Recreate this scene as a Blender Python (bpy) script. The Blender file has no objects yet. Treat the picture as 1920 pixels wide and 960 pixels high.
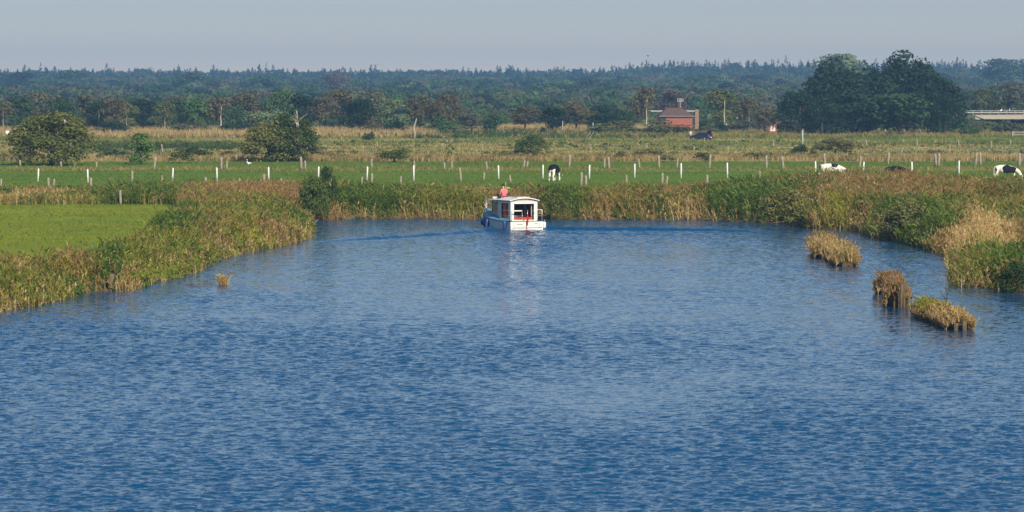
import bpy, math, random
import numpy as np

# ------------------------------------------------------------------ camera, sky, sun, exposure
sc = bpy.context.scene
COL = sc.collection
F, HOR, CH = 7000.0, 165.0, 9.9          # focal length in photo pixels, horizon row, eye height above the water
cam_d = bpy.data.cameras.new('camera'); cam = bpy.data.objects.new('camera', cam_d); COL.objects.link(cam)
sc.camera = cam
cam.location = (0, 0, CH); cam.rotation_euler = (math.radians(90), 0, 0)
cam_d.sensor_width = 36; cam_d.lens = F / 1920 * 36
cam_d.shift_y = -(480 - HOR) / 1920
cam_d.clip_start = 1; cam_d.clip_end = 20000

SUN_EL, SUN_AZ = 32, 157                  # azimuth clockwise from +Y: behind the camera to the right
wd = bpy.data.worlds.new('World'); sc.world = wd; wd.use_nodes = True
nt = wd.node_tree; bg = nt.nodes['Background']
sky = nt.nodes.new('ShaderNodeTexSky'); sky.sky_type = 'NISHITA'; sky.sun_disc = False
sky.sun_elevation = math.radians(SUN_EL); sky.sun_rotation = math.radians(SUN_AZ)
sky.air_density = 1.0; sky.dust_density = 1.0; sky.ozone_density = 1.6
tc = nt.nodes.new('ShaderNodeTexCoord')
mp = nt.nodes.new('ShaderNodeVectorMath'); mp.operation = 'ADD'; mp.inputs[1].default_value = (0, 0, 0.092)
nz = nt.nodes.new('ShaderNodeVectorMath'); nz.operation = 'NORMALIZE'
nt.links.new(tc.outputs['Generated'], mp.inputs[0]); nt.links.new(mp.outputs[0], nz.inputs[0])
nt.links.new(nz.outputs[0], sky.inputs['Vector'])
# thin pale overcast veil low over the horizon
sep = nt.nodes.new('ShaderNodeSeparateXYZ'); nt.links.new(tc.outputs['Generated'], sep.inputs[0])
vr = nt.nodes.new('ShaderNodeMapRange'); vr.inputs['From Min'].default_value = 0.0; vr.inputs['From Max'].default_value = 0.055
vr.inputs['To Min'].default_value = 0.85; vr.inputs['To Max'].default_value = 0.0; nt.links.new(sep.outputs['Z'], vr.inputs['Value'])
vm = nt.nodes.new('ShaderNodeMix'); vm.data_type = 'RGBA'; nt.links.new(vr.outputs[0], vm.inputs[0])
nt.links.new(sky.outputs[0], vm.inputs[6]); 
vr2 = nt.nodes.new('ShaderNodeMapRange'); vr2.inputs['From Max'].default_value = 0.022; nt.links.new(sep.outputs['Z'], vr2.inputs['Value'])
vc = nt.nodes.new('ShaderNodeMix'); vc.data_type = 'RGBA'; nt.links.new(vr2.outputs[0], vc.inputs[0])
vc.inputs[6].default_value = (9.0, 7.4, 5.5, 1); vc.inputs[7].default_value = (6.0, 5.3, 4.45, 1); nt.links.new(vc.outputs[2], vm.inputs[7])
nt.links.new(vm.outputs[2], bg.inputs['Color']); bg.inputs['Strength'].default_value = 0.08

sd = bpy.data.lights.new('sun', 'SUN'); sd.energy = 4.3; sd.angle = math.radians(0.53); sd.color = (1.0, 0.91, 0.76)
sun = bpy.data.objects.new('sun', sd); COL.objects.link(sun)
sun.rotation_euler = (math.radians(90 - SUN_EL), 0, math.radians(180 - SUN_AZ))
sun.location = (60, -60, 120)

sc.view_settings.view_transform = 'Standard'; sc.view_settings.look = 'None'
sc.view_settings.exposure = 0.3; sc.view_settings.gamma = 1.0
sc.render.engine = 'CYCLES'
sc.cycles.max_bounces = 6; sc.cycles.diffuse_bounces = 2; sc.cycles.glossy_bounces = 2
sc.cycles.transmission_bounces = 3; sc.cycles.volume_bounces = 0; sc.cycles.transparent_max_bounces = 6
sc.cycles.caustics_reflective = False; sc.cycles.caustics_refractive = False

# ------------------------------------------------------------------ helpers
rng = np.random.default_rng(11)
GZ = 0.6

def zterr(Y):
    t = np.clip((np.asarray(Y, float) - 1050) / 2200, 0, 1)
    return GZ + 6.5 * t * t * (3 - 2 * t)

def gp(px, py, z=GZ):
    """photo pixel -> point on the horizontal plane at height z"""
    Y = F * (CH - z) / (py - HOR)
    return ((px - 960) * Y / F, Y, z)

def at(px, Y):
    return (px - 960) * Y / F

def elev(py, Y):
    return CH + (HOR - py) * Y / F

def tag(o, label=None, cat=None, group=None, kind=None):
    if label: o['label'] = label
    if cat: o['category'] = cat
    if group: o['group'] = group
    if kind: o['kind'] = kind
    return o

def empty(name, loc, rz=0.0, scale=(1, 1, 1)):
    o = bpy.data.objects.new(name, None); COL.objects.link(o)
    o.location = loc; o.rotation_euler = (0, 0, rz); o.scale = scale
    o.empty_display_size = 0.3
    return o

def link(name, me, parent=None, loc=None, mat=None):
    o = bpy.data.objects.new(name, me); COL.objects.link(o)
    if parent is not None: o.parent = parent
    if loc is not None: o.location = loc
    if mat is not None and not me.materials: me.materials.append(mat)
    return o

def raw_mesh(name, V, loops, starts, totals, C=None):
    me = bpy.data.meshes.new(name)
    me.vertices.add(len(V)); me.vertices.foreach_set('co', np.ascontiguousarray(V, dtype=np.float32).ravel())
    me.loops.add(len(loops)); me.loops.foreach_set('vertex_index', loops.astype(np.int32))
    me.polygons.add(len(starts)); me.polygons.foreach_set('loop_start', starts.astype(np.int32))
    me.polygons.foreach_set('loop_total', totals.astype(np.int32))
    if C is not None:
        a = me.color_attributes.new('Col', 'FLOAT_COLOR', 'POINT')
        cc = np.ones((len(V), 4), np.float32); cc[:, :3] = C
        a.data.foreach_set('color', cc.ravel())
    me.update(calc_edges=True); me.validate()
    return me

class Poly:
    """collects batches of unconnected polygons with one colour each"""
    def __init__(s): s.b = []
    def add(s, P, C):
        P = np.asarray(P, float); C = np.broadcast_to(np.asarray(C, float), (len(P), 3)); s.b.append((P, C))
    def mesh(s, name):
        V = []; C = []; tot = []
        for P, c in s.b:
            n, k, _ = P.shape
            V.append(P.reshape(-1, 3)); C.append(np.repeat(c, k, 0)); tot.append(np.full(n, k))
        V = np.concatenate(V); C = np.concatenate(C); tot = np.concatenate(tot)
        st = np.concatenate([[0], np.cumsum(tot)[:-1]])
        return raw_mesh(name, V, np.arange(len(V)), st, tot, C)

class MB:
    """boxes, tubes, lofts as one smooth-ish mesh"""
    def __init__(s): s.v = []; s.f = []
    def box(s, lo, hi, rot=None, piv=(0, 0, 0)):
        n = len(s.v); x0, y0, z0 = lo; x1, y1, z1 = hi
        P = [(x0,y0,z0),(x1,y0,z0),(x1,y1,z0),(x0,y1,z0),(x0,y0,z1),(x1,y0,z1),(x1,y1,z1),(x0,y1,z1)]
        s.v += P
        s.f += [tuple(n+i for i in q) for q in ((0,3,2,1),(4,5,6,7),(0,1,5,4),(1,2,6,5),(2,3,7,6),(3,0,4,7))]
        return s
    def poly(s, pts):
        n = len(s.v); s.v += [tuple(p) for p in pts]; s.f.append(tuple(range(n, n+len(pts)))); return s
    def tube(s, pts, rad, seg=7, cap=True):
        pts = [np.array(p, float) for p in pts]
        if not hasattr(rad, '__len__'): rad = [rad]*len(pts)
        n0 = len(s.v)
        for i, p in enumerate(pts):
            d = (pts[min(i+1, len(pts)-1)] - pts[max(i-1, 0)]); d /= np.linalg.norm(d) + 1e-9
            a = np.array((1, 0, 0)) if abs(d[0]) < .8 else np.array((0, 1, 0))
            u = np.cross(d, a); u /= np.linalg.norm(u); w = np.cross(d, u)
            for k in range(seg):
                t = 2*math.pi*k/seg
                s.v.append(tuple(p + rad[i]*(math.cos(t)*u + math.sin(t)*w)))
        for i in range(len(pts)-1):
            for k in range(seg):
                a = n0+i*seg+k; b = n0+i*seg+(k+1) % seg
                s.f.append((a, b, b+seg, a+seg))
        if cap:
            s.f.append(tuple(n0+k for k in range(seg))[::-1]); m = n0+(len(pts)-1)*seg
            s.f.append(tuple(m+k for k in range(seg)))
        return s
    def loft(s, rings, close=True, cap=False):
        n0 = len(s.v); k = len(rings[0])
        for r in rings: s.v += [tuple(p) for p in r]
        for i in range(len(rings)-1):
            for j in range(k if close else k-1):
                a = n0+i*k+j; b = n0+i*k+(j+1) % k
                s.f.append((a, b, b+k, a+k))
        if cap:
            s.f.append(tuple(n0+j for j in range(k))[::-1]); m = n0+(len(rings)-1)*k
            s.f.append(tuple(m+j for j in range(k)))
        return s
    def ball(s, c, r, seg=10, rings=7):
        if not hasattr(r, '__len__'): r = (r, r, r)
        R = []
        for i in range(rings+1):
            t = math.pi*(i/rings); q = max(math.sin(t), 0.02)
            R.append([(c[0]+r[0]*q*math.cos(2*math.pi*j/seg), c[1]+r[1]*q*math.sin(2*math.pi*j/seg), c[2]-r[2]*math.cos(t)) for j in range(seg)])
        return s.loft(R, True, True)
    def build(s, name, mat, parent=None, smooth=False, bevel=0.0):
        me = bpy.data.meshes.new(name); me.from_pydata(s.v, [], s.f); me.update()
        if smooth: me.shade_smooth()
        me.materials.append(mat)
        o = link(name, me, parent)
        if bevel:
            m = o.modifiers.new('bevel', 'BEVEL'); m.width = bevel; m.segments = 2
        return o

def hashn(ix, iy, seed):
    n = (ix.astype(np.int64)*374761393 + iy.astype(np.int64)*668265263 + seed*982451653) & 0xffffffff
    n = ((n ^ (n >> 13))*1274126177) & 0xffffffff
    return ((n ^ (n >> 16)) & 0xffffff) / float(0xffffff)

def vnoise(x, y, scale, seed=0, octv=3):
    x = np.asarray(x, float)/scale; y = np.asarray(y, float)/scale
    r = 0; a = 1; tot = 0
    for o in range(octv):
        ix = np.floor(x); iy = np.floor(y); fx = x-ix; fy = y-iy
        fx = fx*fx*(3-2*fx); fy = fy*fy*(3-2*fy); s = seed+o*17
        v = (hashn(ix, iy, s)*(1-fx)+hashn(ix+1, iy, s)*fx)*(1-fy)+(hashn(ix, iy+1, s)*(1-fx)+hashn(ix+1, iy+1, s)*fx)*fy
        r = r+v*a; tot += a; a *= .55; x = x*2.03+5.1; y = y*2.03+1.7
    return r/tot

def inside(P, poly):
    poly = np.asarray(poly); x, y = P[:, 0], P[:, 1]; c = np.zeros(len(P), bool)
    n = len(poly)
    for i in range(n):
        x0, y0 = poly[i]; x1, y1 = poly[(i+1) % n]
        if y0 == y1: continue
        m = ((y0 > y) != (y1 > y)) & (x < (x1-x0)*(y-y0)/(y1-y0)+x0)
        c ^= m
    return c

def pdist(P, poly):
    poly = np.asarray(poly); d = np.full(len(P), 1e9); n = len(poly)
    for i in range(n):
        a = poly[i]; b = poly[(i+1) % n]; ab = b-a
        t = np.clip(((P-a)@ab)/(ab@ab+1e-9), 0, 1)
        d = np.minimum(d, np.hypot(*(P-a-t[:, None]*ab).T))
    return d

# ------------------------------------------------------------------ materials
def mat_new(name):
    m = bpy.data.materials.new(name); m.use_nodes = True
    return m, m.node_tree, m.node_tree.nodes['Principled BSDF']

def N(nt, t, **kw):
    n = nt.nodes.new(t)
    for k, v in kw.items():
        if k in ('operation', 'blend_type', 'data_type', 'noise_dimensions', 'attribute_name'): setattr(n, k, v)
        else: n.inputs[k].default_value = v
    return n

def noisy(name, c1, c2, scale=8.0, rough=.7, spec=.3, metal=0.0, bump=0.0, coord='Object', stretch=(1, 1, 1), detail=4, coat=0.0):
    m, nt, p = mat_new(name)
    tc = nt.nodes.new('ShaderNodeTexCoord'); mp = nt.nodes.new('ShaderNodeMapping'); mp.inputs['Scale'].default_value = stretch
    no = N(nt, 'ShaderNodeTexNoise', Scale=scale, Detail=detail, Roughness=.6)
    cr = nt.nodes.new('ShaderNodeValToRGB')
    cr.color_ramp.elements[0].position = .32; cr.color_ramp.elements[1].position = .68
    cr.color_ramp.elements[0].color = (*c1, 1); cr.color_ramp.elements[1].color = (*c2, 1)
    nt.links.new(tc.outputs[coord], mp.inputs[0]); nt.links.new(mp.outputs[0], no.inputs['Vector'])
    nt.links.new(no.outputs[0], cr.inputs[0]); nt.links.new(cr.outputs[0], p.inputs['Base Color'])
    p.inputs['Roughness'].default_value = rough; p.inputs['Specular IOR Level'].default_value = spec; p.inputs['Metallic'].default_value = metal
    p.inputs['Coat Weight'].default_value = coat
    if bump:
        b = nt.nodes.new('ShaderNodeBump'); b.inputs['Strength'].default_value = bump; b.inputs['Distance'].default_value = .02
        nt.links.new(no.outputs[0], b.inputs['Height']); nt.links.new(b.outputs[0], p.inputs['Normal'])
    return m

def foliage_mat(name, trans=.25, var=.25, gain=1.0):
    m, nt, p = mat_new(name)
    at_ = N(nt, 'ShaderNodeAttribute', attribute_name='Col')
    oi = nt.nodes.new('ShaderNodeObjectInfo')
    hsv = nt.nodes.new('ShaderNodeHueSaturation')
    mr = N(nt, 'ShaderNodeMapRange'); mr.inputs['To Min'].default_value = gain*(1-var); mr.inputs['To Max'].default_value = gain*(1+var)
    nt.links.new(oi.outputs['Random'], mr.inputs['Value']); nt.links.new(mr.outputs[0], hsv.inputs['Value'])
    nt.links.new(at_.outputs['Color'], hsv.inputs['Color'])
    nt.links.new(hsv.outputs[0], p.inputs['Base Color'])
    p.inputs['Roughness'].default_value = .65; p.inputs['Specular IOR Level'].default_value = .25
    tr = nt.nodes.new('ShaderNodeBsdfTranslucent'); mx = nt.nodes.new('ShaderNodeMixShader'); mx.inputs[0].default_value = trans
    nt.links.new(hsv.outputs[0], tr.inputs[0]); nt.links.new(p.outputs[0], mx.inputs[1]); nt.links.new(tr.outputs[0], mx.inputs[2])
    nt.links.new(mx.outputs[0], nt.nodes['Material Output'].inputs['Surface'])
    return m

M_LEAF = foliage_mat('leaf_foliage', .22, .0)
M_CROWN = foliage_mat('crown_foliage', .18, .16, 1.28)
M_REED = foliage_mat('reed_foliage', .4, .0)
M_BARK = noisy('dark_bark', (.05, .04, .03), (.13, .11, .08), 6, .9, .1)
M_BIRCH = noisy('birch_bark', (.34, .29, .20), (.80, .74, .58), 3, .8, .2)
M_BLEACH = noisy('bleached_wood', (.26, .22, .17), (.46, .41, .33), 3, .85, .2)
M_WOODP = noisy('weathered_wood', (.20, .165, .12), (.40, .35, .27), 5, .85, .15, stretch=(4, 4, .6))
M_PLAST = noisy('white_plastic', (.62, .63, .65), (.78, .78, .77), 4, .45, .4)

# ------------------------------------------------------------------ river outline (ground points of the water's edge)
W = [gp(x, y, 0)[:2] for x, y in [(0,583),(60,574),(120,562),(150,549),(240,545),(300,525),(362,511),(392,492),(440,477),(520,462),(572,449),(586,436),(578,425),(572,414),
      (640,411),(760,410),(900,411),(1040,411),(1180,412),(1300,413),(1400,416),(1480,419),(1520,427),(1560,431),(1620,433),(1628,441),(1660,449),(1700,455),(1748,470),(1786,482),(1793,503),(1782,522),(1792,537),(1860,541),(1925,547)]]
W += [(30.0, 170.0), (31.0, 120.0), (33.0, 20.0), (-34.0, 20.0), (-30.0, 120.0), (-26.0, 155.0)]
W = np.array(W)

# ------------------------------------------------------------------ ground: one sheet
def axis(pieces):
    out = []
    for a, b, st in pieces:
        out.append(np.arange(a, b, st))
    return np.concatenate(out)
near = axis([(-48, 48, .5)])
xs = np.concatenate([-np.geomspace(3500, 49, 70), near, np.geomspace(48, 3500, 70)])
ys = np.concatenate([np.linspace(-90, 40, 12)[:-1], axis([(40, 155, 1.5), (155, 360, .5), (360, 520, 1.0), (520, 900, 3.0)]), np.geomspace(900, 4300, 90)])
GX, GY = np.meshgrid(xs, ys)
PX = np.stack([GX.ravel(), GY.ravel()], 1)
dd = pdist(PX, W); ins = inside(PX, W); sdist = np.where(ins, -dd, dd)
zt = zterr(PX[:, 1])
# make sure the river bends away unseen: low bank steps only near the outline
Z = np.interp(sdist, [-5, -.7, 0, .5, 2.0], [-1.4, -.35, 0, .28, GZ])
Z = np.where(sdist > 2, zt, Z) + np.where(sdist > 1.5, (vnoise(PX[:, 0], PX[:, 1], 7, 3)-.5)*.10, 0)
X_, Y_ = PX.T
pyg = HOR + F*(CH-GZ)/np.maximum(Y_, 60)          # which depth band a point lies in
pxg = 960 + F*X_/np.maximum(Y_, 60)
# colours: meadow green, lush green, dry tan, marsh olive, bare soil
green = np.array((.150, .215, .018)); green2 = np.array((.108, .178, .016)); tan = np.array((.32, .25, .12))
olive = np.array((.15, .155, .055)); soil = np.array((.13, .085, .05)); lime = np.array((.250, .270, .024))
n1 = vnoise(X_, Y_, 14, 5)[:, None]; n2 = vnoise(X_, Y_, 3.2, 9)[:, None]; n3 = vnoise(X_*.25, Y_, 5, 21)[:, None]
n0 = vnoise(X_*.5, Y_, 24, 15)[:, None]; n1 = np.clip(n1*.6+n0*1.0-.35, 0, 1); C = green*(1-n1)+lime*n1
C = C*(.82+.36*n2)
far = (pyg < 300) 
wf = np.clip((vnoise(X_*.35, Y_*.5, 16, 31)[:, None]-.30)*4.5, 0, 1)
mix = (tan*.85+olive*.45)*wf + (green*.85+olive*.3)*(1-wf)
C = np.where(far[:, None], mix*(.8+.4*n3), C)
st = np.exp(-((pyg-299)/4.2)**2)[:, None]; C = C*(1-st)+tan*st
st2 = .55*np.exp(-((pyg-318)/4.0)**2)[:, None]*np.clip(n3*2-.2, 0, 1); C = C*(1-st2)+(tan*.5+olive*.6)*st2
Cmid = ((pyg > 303) & (pyg < 352))[:, None]; C = np.where(Cmid & (st2 < .25), (green2*1.05)*(.9+.25*n2), C)
trk = ((pxg > 1835) & (pyg > 384) & (pyg < 405) & (X_ < 80))[:, None]; C = np.where(trk, tan*.75*(.7+.6*n2), C)
bank = np.clip(1-sdist/4.5, 0, 1)[:, None]; C = C*(1-bank)+(soil*1.1)*bank
C = np.where(ins[:, None], soil*.5, C)
wood = np.clip((Y_-900)/150, 0, 1)[:, None]; C = C*(1-wood)+np.array((.06, .075, .03))*wood
ny, nx = GX.shape
idx = np.arange(ny*nx).reshape(ny, nx)
Q = np.stack([idx[:-1, :-1], idx[:-1, 1:], idx[1:, 1:], idx[1:, :-1]], -1).reshape(-1, 4)
me = raw_mesh('ground', np.stack([X_, Y_, Z], 1), Q.ravel(), np.arange(len(Q))*4, np.full(len(Q), 4), C)
me.shade_smooth()
mg, ntg, pg = mat_new('ground_turf')
a_ = N(ntg, 'ShaderNodeAttribute', attribute_name='Col'); tcg = ntg.nodes.new('ShaderNodeTexCoord')
ng = N(ntg, 'ShaderNodeTexNoise', Scale=2.2, Detail=6.0, Roughness=.7)
ntg.links.new(tcg.outputs['Object'], ng.inputs['Vector'])
mrg = N(ntg, 'ShaderNodeMapRange'); mrg.inputs['From Min'].default_value = .3; mrg.inputs['From Max'].default_value = .7
mrg.inputs['To Min'].default_value = .72; mrg.inputs['To Max'].default_value = 1.28
ntg.links.new(ng.outputs[0], mrg.inputs['Value'])
mm = N(ntg, 'ShaderNodeVectorMath', operation='MULTIPLY')
ntg.links.new(a_.outputs['Color'], mm.inputs[0]); ntg.links.new(mrg.outputs[0], mm.inputs[1]); ntg.links.new(mm.outputs[0], pg.inputs['Base Color'])
pg.inputs['Roughness'].default_value = .9; pg.inputs['Specular IOR Level'].default_value = .1
tag(link('ground', me, mat=mg), kind='structure')

# ------------------------------------------------------------------ water
boat_xy = gp(988, 431, 0)
BYAW = math.radians(23)
wm = MB()
mw, ntw, pw = mat_new('river_water')
geo = ntw.nodes.new('ShaderNodeNewGeometry')
def wnoise(scale, amp, stretch=(1, 1, 1), detail=2.0):
    mpn = ntw.nodes.new('ShaderNodeMapping'); mpn.inputs['Scale'].default_value = stretch
    no = N(ntw, 'ShaderNodeTexNoise', Scale=scale, Detail=detail, Roughness=.55)
    ntw.links.new(geo.outputs['Position'], mpn.inputs[0]); ntw.links.new(mpn.outputs[0], no.inputs['Vector'])
    sb = N(ntw, 'ShaderNodeVectorMath', operation='SUBTRACT'); sb.inputs[1].default_value = (.5, .5, .5)
    ntw.links.new(no.outputs['Color'], sb.inputs[0])
    ml = N(ntw, 'ShaderNodeVectorMath', operation='MULTIPLY'); ml.inputs[1].default_value = (amp, amp, 0)
    ntw.links.new(sb.outputs[0], ml.inputs[0])
    return ml
def vadd(a, b):
    s = N(ntw, 'ShaderNodeVectorMath', operation='ADD'); ntw.links.new(a.outputs[0], s.inputs[0]); ntw.links.new(b.outputs[0], s.inputs[1]); return s
sl = vadd(vadd(wnoise(4.2, 1.10, (.7, 1.0, 1)), wnoise(10.0, .70, (.8, 1, 1), 1.0)), wnoise(1.6, .40, (.6, 1, 1)))
# gust patches: calmer lanes and rougher lanes
mpp = ntw.nodes.new('ShaderNodeMapping'); mpp.inputs['Scale'].default_value = (1.0, .55, 1); mpp.inputs['Rotation'].default_value = (0, 0, math.radians(12)); mpp.inputs['Location'].default_value = (3, 9, 0)
pn = N(ntw, 'ShaderNodeTexNoise', Scale=.10, Detail=4.0, Roughness=.6)
ntw.links.new(geo.outputs['Position'], mpp.inputs[0]); ntw.links.new(mpp.outputs[0], pn.inputs['Vector'])
pr = N(ntw, 'ShaderNodeMapRange'); pr.inputs['From Min'].default_value = .15; pr.inputs['From Max'].default_value = 2.4
pr.inputs['To Min'].default_value = .34; pr.inputs['To Max'].default_value = 1.6
gat = N(ntw, 'ShaderNodeAttribute', attribute_name='gust'); ntw.links.new(gat.outputs['Fac'], pr.inputs['Value'])
sl2 = N(ntw, 'ShaderNodeVectorMath', operation='MULTIPLY'); ntw.links.new(sl.outputs[0], sl2.inputs[0]); ntw.links.new(pr.outputs[0], sl2.inputs[1])
ad = N(ntw, 'ShaderNodeVectorMath', operation='ADD'); ntw.links.new(sl2.outputs[0], ad.inputs[0])
ntw.links.new(geo.outputs['Normal'], ad.inputs[1])
nr = N(ntw, 'ShaderNodeVectorMath', operation='NORMALIZE'); ntw.links.new(ad.outputs[0], nr.inputs[0])
ntw.links.new(nr.outputs[0], pw.inputs['Normal'])
pw.inputs['Base Color'].default_value = (.003, .063, .162, 1)
pw.inputs['Roughness'].default_value = .06; pw.inputs['IOR'].default_value = 1.33
# water sheet: real small waves, denser where it is near, plus the boat's wake as ridges
nu = 760
wy = np.concatenate([np.linspace(15, 74, 16), 76*np.exp(np.arange(0, math.log(301/76), 0.00085))])
uc = np.linspace(-1, 1, nu)
WY = np.repeat(wy[:, None], nu+12, 1)
hw = np.minimum(.158*wy+4, 58)[:, None]
WX = np.concatenate([-62+(62-hw)*np.linspace(0, 1, 7)[None, :-1], hw*uc[None, :], hw+(62-hw)*np.linspace(0, 1, 7)[None, 1:]], 1)
WZ = np.zeros_like(WX)
cell = np.repeat(np.maximum(hw*2/nu, np.gradient(wy)[:, None]), WX.shape[1], 1)
gpx = 960+F*WX/WY; gpy = HOR+F*CH/WY
gf = vnoise(WX*.8+WY*.25, WY*.30, 17, 61, 4)
for qx, qy, rx, ry, k in [(1120,750,250,50,-.33),(1250,475,330,26,-.20),(1400,592,170,7,-.24),(560,740,260,22,-.10),(1500,880,260,30,-.12),(1000,455,110,26,.22),(900,590,90,8,-.14),(760,440,120,9,-.12),(420,720,200,25,-.12),(700,520,160,12,-.12),
                          (760,660,230,38,.16),(250,640,260,40,.12),(420,900,420,50,.03),(1650,760,260,70,.08),(980,530,140,14,.12),(1080,640,120,14,.10),(700,620,200,12,.10)]:
    gf = gf+k*np.exp(-((gpx-qx)/rx)**2-((gpy-qy-(gpx-qx)*-.03)/ry)**2)
gust = (.16+1.25*np.clip((gf-.30)*2.6, 0, 1))*np.interp(gpy, [560, 900], [1, .72])
gust = gust+.85*np.exp(-((gpx-1000)/80)**2-((gpy-468)/36)**2)
wr_ = np.random.default_rng(8)
for k in range(64):
    lam = .22*(4.6)**(wr_.random()**1.75); th = math.radians(78+wr_.normal()*34)
    kk = 2*math.pi/lam; slope = .030*(lam/.8)**-.1
    WZ += slope/kk*np.clip(lam/cell/2.2-1, 0, 1)*np.sin(kk*(WX*math.cos(th)+WY*math.sin(th))+wr_.random()*6.283)
WZ *= gust
def ridge(pts, h, wd_):
    global WZ
    pts = np.array(pts); P = np.stack([WX.ravel(), WY.ravel()], 1); best = np.full(len(P), 1e9); tt = np.zeros(len(P))
    L = np.concatenate([[0], np.cumsum(np.hypot(*np.diff(pts, axis=0).T))])
    for i in range(len(pts)-1):
        a = pts[i]; ab = pts[i+1]-a; t = np.clip(((P-a)@ab)/(ab@ab), 0, 1); q = np.hypot(*(P-a-t[:, None]*ab).T)
        m = q < best; best = np.where(m, q, best); tt = np.where(m, L[i]+t*(L[i+1]-L[i]), tt)
    fade = np.interp(tt/L[-1], [0, .05, .7, 1], [1, 1, .6, 0])
    amp = .75+.5*vnoise(P[:, 0], P[:, 1], 2.0, 41, 2)
    w = h*fade*amp*np.exp(-(best/wd_)**2)*(np.cos(best*2*math.pi/1.7))*(.55+.9*vnoise(P[:, 0], P[:, 1], 1.1, 43, 2))
    WZ += w.reshape(WZ.shape)
bx_, by_ = boat_xy[:2]
wl = [gp(x, y, 0)[:2] for x, y in [(925,430),(870,436),(800,441),(700,447),(560,455)]]
wr = [gp(x, y, 0)[:2] for x, y in [(1020,430),(1080,431),(1200,431),(1320,432),(1400,434),(1500,434)]]
wr2 = [gp(x, y, 0)[:2] for x, y in [(1010,435),(1090,438),(1240,440),(1400,441)]]
ws_ = [gp(x, y, 0)[:2] for x, y in [(988,433),(1010,440),(1040,446)]]
chop = np.exp(-((WX-bx_)/5.5)**2-((WY-by_+3)/6.0)**2)
WZ += (chop*.05+.010)*(vnoise(WX, WY*1.3, .55, 5, 2)-.5)*2
ridge(wl, .17, 1.0); ridge(wr, .24, .9); ridge(wr2, .07, 1.0); ridge(ws_, .07, 1.0)
ii = np.arange(WX.size).reshape(WX.shape)
Qw = np.stack([ii[:-1, :-1], ii[:-1, 1:], ii[1:, 1:], ii[1:, :-1]], -1).reshape(-1, 4)
gustv = gust.astype(np.float32).ravel()
me = raw_mesh('river_water', np.stack([WX.ravel(), WY.ravel(), WZ.ravel()], 1), Qw.ravel(), np.arange(len(Qw))*4, np.full(len(Qw), 4))
me.shade_smooth()
ga = me.attributes.new('gust', 'FLOAT', 'POINT'); ga.data.foreach_set('value', gustv)
tag(link('river_water', me, mat=mw), kind='structure')

# ------------------------------------------------------------------ haze
hz = MB().box((-3400, -80, -2.6), (3400, 4250, 52))
mh = bpy.data.materials.new('haze_air'); mh.use_nodes = True; nh = mh.node_tree; nh.nodes.clear()
ho = nh.nodes.new('ShaderNodeOutputMaterial'); pv = nh.nodes.new('ShaderNodeVolumePrincipled')
pv.inputs['Color'].default_value = (.26, .53, .93, 1); pv.inputs['Density'].default_value = .00019; pv.inputs['Anisotropy'].default_value = 0.0
nh.links.new(pv.outputs[0], ho.inputs['Volume'])
tag(hz.build('haze', mh), kind='stuff')

# ------------------------------------------------------------------ foliage generators
def unit(v): return v/np.maximum(np.linalg.norm(v, axis=-1, keepdims=True), 1e-9)

def leaves(P, Nrm, size, col, poly, aspect=.62):
    """leaf quads at P facing roughly Nrm"""
    n = len(P); r = unit(rng.normal(size=(n, 3))); nn = unit(Nrm*1.0+r*.75)
    u = unit(np.cross(nn, unit(rng.normal(size=(n, 3))))); v = np.cross(nn, u)
    s = (np.asarray(size)*(.6+.8*rng.random(n)))[:, None]*.5
    a = u*s; b = v*s*aspect
    poly.add(np.stack([P-a, P-b*.9, P+a, P+b*.9], 1), col)

def lobes_cloud(cs, rs, n, size, palette, poly, fill=.25, cut=-.55):
    """leaves on the skins of many lobes; palette = (dark, light) natural leaf colours"""
    cs = np.asarray(cs); rs = np.asarray(rs); k = len(cs)
    wgt = (rs[:, 0]*rs[:, 2]); wgt = wgt/wgt.sum()
    i = rng.choice(k, n, p=wgt); d = unit(rng.normal(size=(n, 3)))
    d[:, 2] = np.where(d[:, 2] < cut, -d[:, 2], d[:, 2])
    rad = np.where(rng.random(n) < fill, rng.random(n)**.5*.85, .86+.22*rng.random(n))
    P = cs[i]+d*rs[i]*rad[:, None]
    lobecol = rng.random(k)[i]; t = np.clip(.5*lobecol+.5*rng.random(n), 0, 1)[:, None]
    col = np.array(palette[0])*(1-t)+np.array(palette[1])*t
    leaves(P, d, size, col, poly)

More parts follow.
